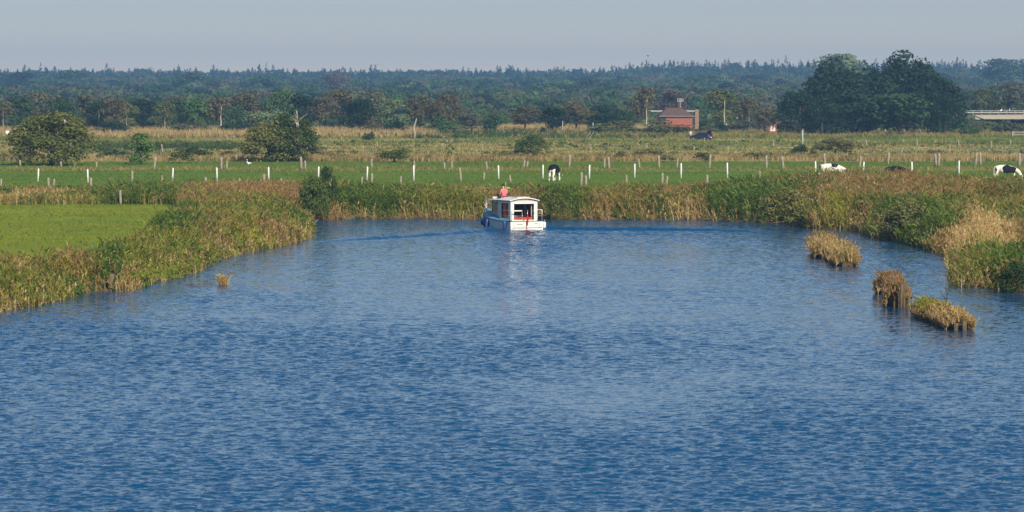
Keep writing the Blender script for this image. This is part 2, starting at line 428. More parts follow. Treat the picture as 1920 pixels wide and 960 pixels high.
def crown_mesh(name, style, nleaf, size, palette, seed, base=.3):
    """unit tree crown: diameter 1, tree height 1"""
    r = np.random.default_rng(seed); cs = []; rs = []
    if style == 'round':
        for _ in range(26):
            t = r.random(); zc = base+.12+(.82-base)*t; prof = math.sin(math.pi*min(.98, .18+.72*t))**.7
            a = r.random()*6.283; q = math.sqrt(r.random())*.34*prof
            s = r.uniform(.13, .22)*(.75+.25*prof); cs.append((q*math.cos(a), q*math.sin(a), min(zc, 1-s*.85))); rs.append((s, s, s*.75))
    elif style == 'birch':
        for _ in range(24):
            t = r.random(); zc = base+.08+(.88-base)*t; prof = math.sin(math.pi*min(.97, .12+.80*t))**.9
            a = r.random()*6.283; q = math.sqrt(r.random())*.36*prof
            s = r.uniform(.09, .17); cs.append((q*math.cos(a), q*math.sin(a), min(zc, 1-s))); rs.append((s, s, s*1.1))
    elif style == 'dome':
        for k in range(78):
            a = r.random()*6.283; q = math.sqrt(r.random()); top = .88*math.sqrt(max(0, 1-(q*.93)**2))
            zc = top*(r.uniform(.82, 1.0) if k % 2 else r.random()**.7)
            s = r.uniform(.10, .175); cs.append((q*.40*math.cos(a), q*.40*math.sin(a), max(zc, s*.5))); rs.append((s, s, s*.85))
    elif style == 'shrub':
        for _ in range(20):
            a = r.random()*6.283; q = math.sqrt(r.random()); zc = .15+.62*math.sqrt(max(0, 1-q*q))*r.uniform(.2, 1.0)
            s = r.uniform(.12, .2); cs.append((q*.36*math.cos(a), q*.36*math.sin(a), zc)); rs.append((s, s, s*.9))
    elif style == 'spruce':
        for k in range(15):
            t = k/14; w = .46*(1-t)**.85+.03
            for _ in range(max(1, int(5*(1-t))+1)):
                a = r.random()*6.283; cs.append((w*.55*math.cos(a), w*.55*math.sin(a), base*.3+(.95-base*.3)*t)); rs.append((w*.55, w*.55, .045))
    p = Poly(); global rng
    keep = rng; rng = r
    lobes_cloud(cs, rs, nleaf, size, palette, p)
    rng = keep
    if style != 'spruce':
        A = np.concatenate([P.reshape(-1, 3) for P, _ in p.b]); mx = np.percentile(A, 99.6, 0); mn = np.percentile(A, .4, 0)
        sx = 1/(mx[0]-mn[0]); sy = 1/(mx[1]-mn[1]); sz = 1/mx[2]; cx = (mx[0]+mn[0])/2; cy = (mx[1]+mn[1])/2
        p.b = [((P-np.array((cx, cy, 0)))*np.array((sx, sy, sz)), c) for P, c in p.b]
    return p.mesh(name)

def trunk_mesh(name, mat, base, seed, r0=.035, forks=3):
    r = random.Random(seed); m = MB(); pts = [(0, 0, -.02)]; x = y = 0
    for k in range(1, 6):
        x += r.uniform(-.03, .03); y += r.uniform(-.02, .02); pts.append((x, y, (base+.35)*k/5))
    m.tube(pts, [r0*(1-.12*k) for k in range(6)], 7)
    for _ in range(forks):
        k = r.randint(2, 4); a = r.random()*6.28; p = pts[k]
        m.tube([p, (p[0]+.09*math.cos(a), p[1]+.09*math.sin(a), p[2]+.12), (p[0]+.2*math.cos(a), p[1]+.2*math.sin(a), p[2]+.27)], [r0*.5, r0*.35, r0*.15], 5)
    me = bpy.data.meshes.new(name); me.from_pydata(m.v, [], m.f); me.shade_smooth(); me.materials.append(mat)
    return me

PAL = {
 'oak':   ((.022, .050, .018), (.050, .095, .030)),
 'dark':  ((.006, .019, .008), (.018, .045, .016)),
 'brown': ((.060, .058, .028), (.125, .105, .048)),
 'grey':  ((.060, .070, .040), (.115, .120, .065)),
 'olive': ((.060, .080, .022), (.130, .140, .045)),
 'pale':  ((.080, .120, .050), (.140, .180, .075)),
 'green': ((.035, .080, .022), (.075, .135, .035)),
 'purple':((.075, .055, .045), (.110, .080, .060)),
 'spruce':((.020, .042, .026), (.036, .066, .036)),
}
CROWN = {}
for i, (key, style, n, size, base) in enumerate([('oak','round',2600,.062,.12), ('dark','round',3000,.058,.05), ('brown','birch',2300,.055,.28), ('grey','round',2400,.058,.15),
        ('olive','birch',2400,.055,.2), ('pale','round',2600,.058,.12), ('green','round',2600,.058,.1), ('purple','round',2300,.06,.15)]):
    for v in range(3):
        m_ = crown_mesh('crown', style, n, size, PAL[key], 100*i+v, base); m_.materials.append(M_CROWN); CROWN[(key, v)] = m_
for v in range(3):
    m_ = crown_mesh('crown', 'dome', 5200, .045, PAL['dark'], 700+v, .0); m_.materials.append(M_CROWN); CROWN[('dome', v)] = m_
for key in ('olive', 'grey', 'green', 'brown', 'dark'):
    for v in range(2):
        m_ = crown_mesh('crown', 'shrub', 1700, .07, PAL[key], 900+7*v+len(key), 0); m_.materials.append(M_CROWN); CROWN[('shrub_'+key, v)] = m_
TRUNK = {'dark': [trunk_mesh('trunk', M_BARK, .3, s) for s in range(3)], 'birch': [trunk_mesh('trunk', M_BIRCH, .30, 20+s, .020, 0) for s in range(3)]}
TREES = []
def tree(px, pb, pt, wpx, key, label, cat='tree', group='trees along the far side of the marsh', Y=None, v=None, trunk=None, name='broadleaf_tree', rz=None):
    Yb = F*(CH-GZ)/(pb-HOR) if Y is None else Y
    x = at(px, Yb); z0 = float(zterr(Yb)); h = elev(pt, Yb)-z0; w = wpx*Yb/F*1.12
    v = len(TREES) % (2 if key.startswith('shrub') else 3) if v is None else v
    rz = random.Random(len(TREES)).random()*6.28 if rz is None else rz
    o = empty(name, (x, Yb, z0), rz, (w, w, h*1.02)); tag(o, label, cat, group); TREES.append(o)
    link('crown', CROWN[(key, v)], o)
    if not key.startswith('shrub'):
        tk = link('trunk', TRUNK['birch' if trunk == 'birch' else 'dark'][v % 3], o)
        if trunk == 'birch': o.rotation_euler[2] = .2; tk.location = (0, -.40, 0); tk.scale = (.9, .8, 1.15) if px in (409, 1205, 1352) else (.55, .8, 1.0)
        if px in (409, 1205, 1352): tk.location = (0, -.48, 0)
    else:
        link('trunk', TRUNK['dark'][v % 3], o).scale = (.8, .8, .5)
    return o

# far forest: rows behind rows, one mass
def far_forest():
    p = Poly(); sp = Poly(); R = np.random.default_rng(5)
    Y = 850.0
    tops = lambda Y: np.interp(Y, [850, 930, 1000, 1150, 1400, 1800, 2400, 3100, 3600], [226, 214, 200, 184, 171, 157, 144, 134, 129])
    while Y < 3450:
        half = .168*Y+25; wcr = np.interp(Y, [850, 950, 1400, 2000, 3500], [6, 8, 14, 18, 16]); x = -half
        while x < half:
            w = wcr*R.uniform(.55, 1.45); yy = Y+R.uniform(-25, 25); px = 960+F*x/yy
            big = (vnoise(np.array([x]), np.array([yy]), 75, 77)[0]-.5)
            right = np.clip((px-1120)/120, 0, 1)
            pt = tops(Y)-big*np.interp(Y, [850, 1200, 2000, 3000], [6, 22, 24, 8])-right*np.interp(Y, [2300, 3000], [2, 9])+R.normal()*2.2
            z0 = float(zterr(yy)); h = max(2.5, elev(pt, yy)-z0)
            if Y > 2750 and R.random() < .25+1.1*vnoise(np.array([x]), np.array([Y]), 45, 99)[0]:
                hh = h*R.uniform(.90, 1.0)+abs(R.normal())*2.0+(2.5 if right > .5 else -.5); ww = hh*R.uniform(.18, .32)
                n = 170; t = R.random(n)**.9; a = R.random(n)*6.283; rr = ww*(1-t)**.8*(.35+.65*R.random(n))
                P = np.stack([x+rr*np.cos(a), yy+rr*np.sin(a), z0+hh*(.25+.75*t)], 1)
                c = np.array(PAL['spruce'][0])+(np.array(PAL['spruce'][1])-PAL['spruce'][0])*R.random((n, 1))
                s = (.7+1.9*(1-t))[:, None]; nn = unit(R.normal(size=(n, 3))+np.array((0, -.8, 0))); u = unit(np.cross(nn, (0, 0, 1.0))); v = np.cross(u, nn)
                sp.add(np.stack([P-u*s*.6, P+v*s*.4, P+u*s*.6, P-v*s*.3], 1), c)
                x += w*.34
            else:
                key = R.choice(['oak', 'dark', 'green', 'grey', 'brown', 'olive', 'pale', 'purple'], p=[.27, .17, .19, .12, .07, .11, .05, .02])
                k = 13; a = R.random(k)*6.283; q = np.sqrt(R.random(k)); hd = w*.42
                cs = np.stack([x+q*w*.36*np.cos(a), yy+q*w*.36*np.sin(a), z0+np.maximum(h-hd, 0)+(hd*.75)*np.sqrt(1-q*q)*R.uniform(.6, 1, k)-h*.1*R.random(k)], 1)
                rs = np.stack([w*R.uniform(.13, .21, k)]*2+[w*R.uniform(.10, .15, k)], 1)
                n = int(np.interp(Y, [850, 1300, 2500], [260, 420, 260])); i = R.integers(0, k, n); d = unit(R.normal(size=(n, 3))); d[:, 2] = np.abs(d[:, 2])*.9; d[:, 1] -= .3
                P = cs[i]+unit(d)*rs[i]*(.85+.25*R.random((n, 1)))
                pal = PAL[key]; c = np.array(pal[0])+(np.array(pal[1])-pal[0])*(.6*R.random(k)[i]+.4*R.random(n))[:, None]
                s = (np.interp(Y, [850, 1500, 3500], [.5, .85, 1.6])*(.6+.8*R.random(n)))[:, None]
                nn = unit(d+R.normal(size=(n, 3))*.32); u = unit(np.cross(nn, R.normal(size=(n, 3)))); v = np.cross(nn, u)
                p.add(np.stack([P-u*s*.6, P-v*s*.42, P+u*s*.6, P+v*s*.42], 1), c)
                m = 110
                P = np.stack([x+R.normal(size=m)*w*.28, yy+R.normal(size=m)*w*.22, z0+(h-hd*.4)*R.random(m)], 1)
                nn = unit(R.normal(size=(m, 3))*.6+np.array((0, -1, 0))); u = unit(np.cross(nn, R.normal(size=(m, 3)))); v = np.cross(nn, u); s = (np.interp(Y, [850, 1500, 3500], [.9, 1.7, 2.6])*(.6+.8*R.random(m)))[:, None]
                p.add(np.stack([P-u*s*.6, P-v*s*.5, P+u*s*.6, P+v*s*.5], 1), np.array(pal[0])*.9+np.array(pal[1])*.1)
                x += w*.62
        Y += np.interp(Y, [850, 2000, 3500], [36, 80, 95])
    o = link('distant_broadleaf_forest', p.mesh('distant_broadleaf_forest'), mat=M_LEAF); tag(o, kind='stuff')
    o = link('distant_spruce_forest', sp.mesh('distant_spruce_forest'), mat=M_LEAF); tag(o, kind='stuff')
far_forest()
#@@FOREST_END

FR = [  # px, base row, top row, width px, crown kind, trunk, label
 (4,250,192,42,'brown','birch','brown birch at the photo\'s left edge with a pale leaning trunk'),
 (36,249,183,50,'oak',None,'dark green tree right of the left-edge birch, behind the small white sign'),
 (76,248,175,64,'grey',None,'tall grey-green tree directly above the left end of the big round bush'),
 (116,248,183,54,'oak',None,'dark tree behind the heron bush, above its crest'),
 (152,247,178,66,'grey',None,'broad pale grey-green tree to the right of the heron bush crest'),
 (184,250,193,44,'dark','birch','dark tree with a thin white slanting stem right of the heron bush'),
 (213,251,184,50,'brown',None,'brown-crowned tree just left of the forked birch'),
 (236,250,196,44,'olive','birch','loose birch with a forked white trunk above the small pointed bush'),
 (268,249,187,50,'dark',None,'dark tree right of the forked birch'),
 (306,250,193,46,'olive','birch','olive birch with a faint pale stem, left of the low olive shrubs'),
 (335,249,186,44,'oak',None,'narrow dark green tree behind the olive shrubs'),
 (366,249,186,52,'green',None,'green tree just left of the white-trunked birch'),
 (409,249,184,54,'brown','birch','brown birch with a bright bare white trunk, left half of the tree line'),
 (440,249,200,44,'oak',None,'small dark tree right of the bright white birch trunk'),
 (466,248,174,70,'brown',None,'tall wide brown-grey tree up left of the dead-topped bush'),
 (497,251,208,56,'pale',None,'low pale silvery willow behind the left flank of the dead-topped bush'),
 (526,248,170,56,'green',None,'tall green tree directly behind the dead-topped bush'),
 (563,248,178,52,'dark',None,'dark tree behind the dead branches of the second big bush'),
 (600,248,183,54,'brown',None,'brownish tree right of the dead-topped bush'),
 (637,247,170,66,'brown',None,'tallest brown tree right of the dead-topped bush'),
 (673,251,188,66,'dark',None,'spreading dark green tree with a grey trunk standing before the brown trees'),
 (704,247,172,56,'grey',None,'tall thin-crowned grey tree behind the spreading dark tree'),
 (736,251,188,54,'pale',None,'light green bushy tree left of the dead white stem'),
 (786,249,179,52,'brown',None,'dark brown tree above the dead white stem'),
 (812,250,196,42,'brown',None,'lower brown tree between the two tall brown trees'),
 (842,249,178,52,'brown',None,'last tall brown tree before the line drops low, left of the centre'),
 (884,251,212,54,'grey',None,'low grey tree right of the last tall brown tree'),
 (928,251,216,46,'oak',None,'low bluish tree left of the single round bush in the field'),
 (985,250,200,60,'brown',None,'round brown-olive tree behind the single round field bush'),
 (1037,250,202,52,'dark',None,'dark round tree right of the brown-olive one'),
 (1082,249,194,66,'brown',None,'wide brown tree in the middle of the low line right of centre'),
 (1128,249,199,50,'dark',None,'dark tree above the wide low thicket'),
 (1165,248,208,44,'oak',None,'low dark tree between the thicket and the tall birch'),
 (1205,247,165,48,'brown','birch','tall birch with a long yellowish-white trunk left of the brick pump house'),
 (1352,247,170,54,'olive','birch','upright birch with a yellow trunk right of the brick pump house'),
 (1320,240,206,54,'green',None,'low green tree right of the brick pump house pillar'),
 (1398,246,186,50,'brown','birch','thin-crowned birch with two short white stems near the road'),
 (1434,251,206,54,'brown',None,'dark brown bush-like tree left of the red-bordered sign'),
 (1850,240,166,64,'olive',None,'olive tree above the left end of the road bridge'),
 (1898,240,158,68,'grey',None,'grey-green tree above the road bridge at the right edge'),
]
for px, pb, pt, w, key, tr, lab in FR:
    tree(px, pb, pt, w, key, lab, trunk=tr, Y=935 if pb == 240 else None, name='birch_tree' if tr == 'birch' else 'broadleaf_tree')
tree(1256, 0, 172, 66, 'purple', 'purple-brown tree rising behind the brick pump house roof', Y=960)
# shrubs at the foot of the trees
for px, pb, pt, w, key, lab in [
 (372,253,226,44,'shrub_olive','rounded yellow-olive shrub left of the bright white birch trunk'),
 (338,254,232,56,'shrub_grey','low grey shrub left of the yellow-olive one'),
 (440,253,228,60,'shrub_dark','low dark shrub left of the dead-topped bush'),
 (205,253,228,60,'shrub_dark','low dark shrub right of the heron bush'),
 (700,253,225,50,'shrub_brown','low brown shrub under the spreading dark tree'),
 (745,253,226,44,'shrub_dark','low dark shrub left of the dead white stem'),
 (825,253,218,66,'shrub_green','wide low green shrub right of the dead white stem'),
 (1155,253,227,92,'shrub_olive','wide low thicket left of the tall birch'),
 (1250,254,225,86,'shrub_olive','low olive bush in front of the left half of the brick pump house'),
 (1352,251,229,26,'shrub_dark','small dark shrub at the foot of the yellow-trunked birch'),
 (1326,251,232,44,'shrub_grey','low grey shrub right of the brick pump house'),
 (1400,247,226,70,'shrub_grey','grey scrub behind the far road'),
 (1826,252,222,34,'shrub_grey','dark shrub under the left end of the road bridge'),
 (1895,252,228,60,'shrub_grey','wide dark shrub under the road bridge at the right edge'),
 (1818,256,233,30,'shrub_green','small bright green shrub at the right foot of the big dark trees'),
 (1018,253,238,12,'shrub_dark','tiny dark upright shrub in the pale reeds right of centre'),
 (695,262,247,14,'shrub_dark','tiny dark bluish shrub in the rough grass below the spreading dark tree')]:
    tree(px, pb, pt, w, key, lab, 'shrub', 'shrubs at the foot of the tree line', name='shrub')
# big dark trees right
for px, pb, pt, w, key, lab, Y in [
 (1560,250,117,140,'dome','tall dark tree forming the left dome of the big tree clump',None),
 (1500,251,172,92,'dome','lower dark tree at the left foot of the big tree clump',None),
 (1632,249,128,130,'dome','tree in the dip between the two domes of the big tree clump',None),
 (1702,248,101,150,'dome','tallest darkest tree of the big tree clump, its right dome',None),
 (1755,250,142,118,'dome','broad tree on the right shoulder of the big tree clump',None),
 (1600,253,166,130,'dome','lower tree at the front left of the big tree clump',None),
 (1682,254,176,130,'oak','lower slightly greener tree at the front of the big tree clump',None),
 (1772,253,180,80,'dome','lower tree at the right foot of the big tree clump',None),
 (1540,254,186,84,'dome','low tree at the front of the clump above the grey pole',None),
 (1585,0,104,120,'pale','pale green tree behind the left dome of the big tree clump',1250)]:
    tree(px, pb, pt, w*.9, key, lab, 'tree', 'trees of the big dark clump', Y=Y)
# standout crowns in the blue distance
for px, pt, w, key, lab, Y in [
 (140,133,70,'oak','wide dark crown standing out on the far ridge above the heron bush',2300),
 (360,139,90,'oak','broad dark crown on the far ridge, left third of the photo',2000),
 (40,137,60,'dark','dark crown on the far ridge near the left edge',2100),
 (495,143,60,'green','lighter green round crown in the far forest left of centre',2100),
 (632,136,50,'purple','purple-brown round crown in the far forest left of centre',1900),
 (860,150,70,'oak','broad dark crown in the far forest above the boat',2000),
 (1030,156,80,'green','wide green crown in the far forest right of centre',1700),
 (1120,150,90,'oak','wide dark crown in the far forest left of the tall birch',1800),
 (1320,144,80,'oak','wide crown in the far forest above the brick pump house',2000),
 (1890,112,90,'oak','broad dark crown on the far ridge at the right edge',2300)]:
    tree(px, 0, pt, w, key, lab, 'tree', 'round crowns standing out of the far forest', Y=Y)
r5 = random.Random(3)
SPR = [crown_mesh('crown', 'spruce', 900, .1, PAL['spruce'], 300+i, .1) for i in range(2)]
for m_ in SPR: m_.materials.append(M_CROWN)
for px, pt, w, lab in [(76,119,16,'left spruce of the close pair on the far skyline near the left edge'),(487,116,14,'taller left spruce of the skyline pair left of centre'),(500,119,12,'shorter right spruce of the skyline pair left of centre'),
      (955,119,16,'single tall spruce on the skyline above the boat'),(1212,114,18,'bushy spruce first of the tall skyline row right of centre'),(1300,112,14,'spruce in the middle of the tall skyline row above the brick pump house'),
      (1403,110,12,'thin tallest spruce in the skyline row left of the big tree clump'),(1448,112,18,'broad spruce in the skyline row nearest the big tree clump'),(1795,108,20,'spruce on the skyline just right of the tallest dark dome'),(1822,116,12,'thin spruce on the skyline near the right edge')]:
    Y = 3000; z0 = float(zterr(Y)); h = elev(pt, Y)-z0+1.0; ww = w*Y/F*2.0
    o = empty('spruce_tree', (at(px, Y), Y, z0), r5.random()*6, (ww, ww, h)); tag(o, lab, 'tree', 'spruces on the skyline')
    link('crown', SPR[r5.randint(0, 1)], o); link('trunk', TRUNK['dark'][0], o).scale = (.5, .5, 1)

# ------------------------------------------------------------------ bank vegetation
def sample(poly_pts, density):
    poly_pts = np.array(poly_pts); lo = poly_pts.min(0); hi = poly_pts.max(0)
    n = int((hi[0]-lo[0])*(hi[1]-lo[1])*density); P = lo+(hi-lo)*rng.random((n, 2))
    P = P[inside(P, poly_pts)]
    d = pdist(P, W); i = inside(P, W)
    P = P[(~i) | (d < .35)]
    return P

def pxpoly(pts, z=GZ): return [gp(x, y, z)[:2] for x, y in pts]

REEDC = {0: ((.150, .185, .024), (.345, .345, .058)),      # green reed
         1: ((.250, .175, .045), (.490, .330, .105)),      # olive reed with brown plumes
         2: ((.460, .300, .110), (.760, .580, .270)),      # dry tan grass
         3: ((.060, .125, .018), (.180, .245, .040)),      # dark weeds
         4: ((.260, .270, .028), (.470, .420, .065))}      # yellow-green forbs
PLUME = np.array((.330, .205, .105))

def ground_z(P):
    d = pdist(P, W); d = np.where(inside(P, W), -d, d)
    return np.interp(d, [-5, -.7, 0, .5, 2.0], [-1.0, -.3, -.02, .28, GZ])

def plants(P, kind, hgt, poly, wscale=1.0, z=None, leanm=1.0):
    n = len(P)
    if n == 0: return
    z = ground_z(P) if z is None else z; B = np.stack([P[:, 0], P[:, 1], z-.05], 1)
    lo = np.array([REEDC[k][0] for k in range(5)])[kind]; hi = np.array([REEDC[k][1] for k in range(5)])[kind]
    t = rng.random((n, 1)); col = lo*(1-t)+hi*t
    h = hgt*(.75+.4*rng.random(n))*np.where(kind == 2, .8, 1)
    az = rng.random(n)*6.283; lean = (.12+.42*rng.random(n)**1.5)*h*leanm; wind = np.array((-.16, .02))*h[:, None]
    L = np.stack([np.cos(az)*lean+wind[:, 0], np.sin(az)*lean+wind[:, 1]], 1)
    pa = rng.random(n)*6.283; wv = np.stack([np.cos(pa), np.sin(pa), 0*pa], 1)
    wd_ = (.018+.02*rng.random(n))*wscale
    def pt(tv):
        tv = np.asarray(tv) if np.ndim(tv) else np.full(n, tv)
        return B+np.concatenate([L*(tv**2)[:, None], (h*tv*(1-.08*tv))[:, None]], 1)
    a0, a1, a2 = pt(0.), pt(.55), pt(1.)
    w0 = wv*wd_[:, None]
    poly.add(np.stack([a0-w0, a0+w0, a1+w0*.8, a1-w0*.8], 1), col*.9)
    poly.add(np.stack([a1-w0*.8, a1+w0*.8, a2+w0*.3, a2-w0*.3], 1), col)
    nl = 8
    for j in range(nl):
        tv = .12+.85*rng.random(n); q = pt(tv); a = rng.random(n)*6.283; ln = np.minimum(h, 1.8)*(.16+.24*rng.random(n))
        dr = np.stack([np.cos(a), np.sin(a), .35+.95*rng.random(n)], 1)*ln[:, None]
        wl_ = np.stack([-np.sin(a), np.cos(a), rng.normal(size=n)*.8], 1)*(.013+.013*rng.random(n))[:, None]*wscale*np.where(kind == 2, .6, np.where(kind == 3, 1.5, 1.0))[:, None]
        c = col*(.75+.5*rng.random((n, 1)))
        m1 = q+dr*.55; tip = q+dr+np.array((0, 0, -.45))*ln[:, None]*rng.random((n, 1))
        poly.add(np.stack([q, m1+wl_, tip, m1-wl_], 1), c)
    m = (kind == 1) | ((kind == 0) & (rng.random(n) < .15)) | ((kind == 2) & (rng.random(n) < .6))
    if m.any():
        q = a2[m]; k = len(q); s = (.055+.07*rng.random(k))[:, None]*wscale
        a = rng.random(k)*6.283; u = np.stack([np.cos(a), np.sin(a), 0*a], 1)*s*.36; up = np.stack([.3*np.cos(az[m]), .3*np.sin(az[m]), np.ones(k)], 1)*s*1.5
        c = np.where((kind[m] == 2)[:, None], col[m]*1.05, PLUME*(.7+.8*rng.random((k, 1))))
        poly.add(np.stack([q-up*.4, q+u+up*.4, q+up*1.3, q-u+up*.3], 1), c)
        poly.add(np.stack([q-up*.5, q+u[:, [1, 0, 2]]*np.array((-1, 1, 1))+up*.2, q+up*1.1, q-u[:, [1, 0, 2]]*np.array((-1, 1, 1))+up*.5], 1), c)

def zonekind(P, bias, seed):
    """plant kind from noise plus local patches bias=[(px,py,rx,ry,kind,strength)]"""
    x, y = P.T; n = len(P)
    sc5 = np.stack([.52+vnoise(x, y, 6, seed+1)*.9, .50+vnoise(x, y, 7, seed+2)*.9, .23+vnoise(x, y, 4.5, seed+3)*1.0, .46+vnoise(x, y, 3.5, seed+4)*1.0, .25+vnoise(x, y, 3.5, seed+5)*1.0], 1)
    px = 960+F*x/y; py = HOR+F*(CH-GZ)/y
    for bx, by, rx, ry, k, s in bias:
        sc5[:, k] += s*np.exp(-((px-bx)/rx)**2-((py-by)/ry)**2)
    sc5 += rng.normal(size=(n, 5))*.11
    return sc5.argmax(1)

def bed(name, region, dens, hgt, bias, seed, wscale=1.0, edge_tan=.3):
    P = sample(region, dens)
    k = zonekind(P, bias, seed)
    d = pdist(P, W)
    k = np.where((d < 1.1) & (rng.random(len(P)) < edge_tan), 2, k)
    hv = hgt(P) if callable(hgt) else np.full(len(P), hgt)
    hv = hv*(.58+.72*vnoise(P[:, 0], P[:, 1], 2.2, seed+9, 2))*np.interp(d, [0, 1.2, 3], [.55, .85, 1])
    hv = hv*np.where(k == 4, .8, 1)
    p = Poly(); plants(P, k, hv, p, wscale)
    return p

bedL = bed('reeds_left', pxpoly([(-260,640),(0,520),(110,516),(200,502),(262,470),(330,428),(352,398),(330,384),(0,384),(-300,384),(-300,366),(0,366),(420,364),(590,366),(600,380),(590,415),(590,452),(440,480),(360,515),(240,550),(120,570),(0,595),(-260,720)]),
    16, lambda P: np.interp(HOR+F*(CH-GZ)/P[:, 1], [360, 384, 410, 470, 520, 600], [1.15, 1.35, 1.5, 1.35, 1.2, 1.15])*np.where((P[:, 1] > 292) & (960+F*P[:, 0]/P[:, 1] < 210), .72, 1),
    [(60,375,150,22,2,.42),(480,385,110,22,1,.55),(250,372,60,12,3,.4),(420,400,90,20,0,.35),(330,440,50,30,3,.45),(200,505,40,20,3,.5),(146,500,16,14,1,1.3),(240,530,14,10,1,.9),(30,540,90,40,2,.35),(300,480,90,30,0,.5),(450,445,60,20,4,.4)], 10)
o = link('reeds', bedL.mesh('reeds'), mat=M_REED); tag(o, kind='stuff')
bedF = bed('reeds_far', pxpoly([(560,420),(600,375),(700,380),(1300,381),(1420,374),(1500,366),(1760,366),(1990,366),(1990,384),(1840,384),(1800,392),(1700,400),(1640,420),(1640,445),(1520,436),(1480,425),(1300,418),(900,414),(560,416)]),
    13, lambda P: np.interp(960+F*P[:, 0]/P[:, 1], [560, 900, 1300, 1420, 1500, 1700, 1900], [1.5, 1.45, 1.5, 1.9, 2.15, 2.0, 1.7]),
    [(700,400,60,30,3,.3),(960,385,70,10,2,.5),(860,400,50,20,0,.4),(1060,395,40,20,3,.6),(1330,405,60,12,2,.4),(1400,395,80,25,3,.5),(1560,415,50,14,4,.6),(1600,385,80,14,1,.3),(1740,380,120,14,1,.35)], 50, 1.1)
o = link('reeds', bedF.mesh('reeds'), mat=M_REED); tag(o, kind='stuff')
bedR = bed('reeds_right', pxpoly([(1618,445),(1660,400),(1800,392),(1835,406),(2350,410),(2350,600),(1925,552),(1800,545),(1775,525),(1785,500),(1775,480),(1700,458)]),
    17, lambda P: np.interp(HOR+F*(CH-GZ)/P[:, 1], [390, 430, 480, 560], [2.1, 1.7, 1.35, 1.2])*np.interp(960+F*P[:, 0]/P[:, 1], [1650, 1800, 1900], [1.1, 1.0, .8]),
    [(1720,430,70,40,3,.5),(1700,405,60,20,1,.5),(1850,450,60,30,2,.8),(1900,490,50,30,2,.6),(1830,520,50,30,0,.5),(1905,530,30,30,3,.9),(1800,470,30,30,2,.4)], 80)
o = link('reeds', bedR.mesh('reeds'), mat=M_REED); tag(o, kind='stuff')

def edge_bed(region, seed, k_bias):
    P = sample(region, 9); d = pdist(P, W); P = P[d < 5.5]
    q = Poly(); plants(P, zonekind(P, [], seed), np.full(len(P), 1.2)*(.58+.72*vnoise(P[:, 0], P[:, 1], 2.2, seed)), q)
    tag(link('reeds', q.mesh('reeds'), mat=M_REED), kind='stuff')
edge_bed([(26, 75), (38, 75), (36, 182), (24, 184)], 120, 0)
edge_bed([(-40, 75), (-26, 75), (-22, 150), (-24, 163), (-36, 163)], 130, 0)
# dry grass clumps and rough pasture tufts
def fans(P, z, h, w, cols, poly, nb=4):
    n = len(P)
    for j in range(nb):
        a = rng.random(n)*6.283; hh = h*(.6+.7*rng.random(n)); ln = hh*(.2+.4*rng.random(n))
        b = np.stack([P[:, 0]+rng.normal(size=n)*w*1.5, P[:, 1]+rng.normal(size=n)*w*1.5, z-.03], 1)
        tip = b+np.stack([np.cos(a)*ln, np.sin(a)*ln, hh], 1)
        pa = rng.random(n)*6.283; wv = np.stack([np.cos(pa), np.sin(pa), 0*pa], 1)*w
        poly.add(np.stack([b-wv, b+wv, tip], 1), cols*(.8+.4*rng.random((n, 1))))

def band(y0, y1, dens, h, w, colf, poly, x0=-60, x1=1980, thr=None, seed=0, nb=4):
    Ya, Yb = F*(CH-GZ)/(y1-HOR), F*(CH-GZ)/(y0-HOR)
    n = int((Yb-Ya)*(x1-x0)/F*(Ya+Yb)/2*dens)
    u = rng.random(n); Y = np.sqrt(Ya**2+(Yb**2-Ya**2)*u); px = x0+(x1-x0)*rng.random(n); X = (px-960)*Y/F
    P = np.stack([X, Y], 1)
    if thr is not None: P = P[vnoise(P[:, 0]*.35, P[:, 1]*.6, 9, seed) > thr]
    cols = colf(P); z = np.full(len(P), GZ)
    fans(P, z, np.full(len(P), h)*(.6+.8*vnoise(P[:, 0], P[:, 1], 5, seed+4)), w, cols, poly, nb)

def cmix(a, b, sc_=6, seed=1, jit=.25):
    a = np.array(a); b = np.array(b)
    def f(P):
        t = np.clip(vnoise(P[:, 0], P[:, 1], sc_, seed)*1.6-.3+rng.normal(size=len(P))*jit, 0, 1)[:, None]; return a*(1-t)+b*t
    return f
T1 = (.42, .30, .12); T2 = (.54, .41, .19); OL = (.20, .21, .045); GR = (.10, .17, .03); BR = (.20, .13, .06); DK = (.04, .07, .025)
pf = Poly()
band(294, 302, 2.2, .55, .05, cmix(T1, T2, 6, 2), pf)
band(296, 303, .8, .7, .06, cmix(OL, BR, 6, 3), pf, thr=.55, seed=8)
band(262, 296, 1.2, .26, .07, cmix((.26, .26, .05), (.60, .45, .2), 14, 4, .35), pf, thr=.48, seed=12)
band(250, 275, .35, .5, .10, cmix((.28,.27,.06), GR, 20, 5), pf, thr=.46, seed=22)
band(246, 258, .8, 1.25, .11, cmix(T1, T2, 12, 6), pf, x0=-60, x1=820, thr=.28, seed=32)
band(240, 250, 1.0, 1.2, .11, cmix(T1, T2, 12, 7), pf, x0=800, x1=1240)
band(246, 258, .5, .65, .11, cmix(T1, OL, 12, 8), pf, x0=1180, x1=1980, thr=.3, seed=42)
band(250, 260, .5, .8, .13, cmix(GR, DK, 14, 9), pf, x0=760, x1=1230, thr=.42, seed=17)
band(248, 258, .4, .9, .12, cmix(T1, OL, 14, 9), pf, x0=760, x1=1230, thr=.42, seed=19)
band(272, 282, .5, .9, .1, cmix(DK, GR, 14, 9), pf, x0=150, x1=460, thr=.4, seed=5)
band(314, 321, .7, .35, .05, cmix(OL, T1, 8, 10), pf, thr=.36, seed=52)
band(345, 362, .5, .3, .05, cmix(OL, GR, 8, 11), pf, thr=.4, seed=62)
sb_ = Poly()
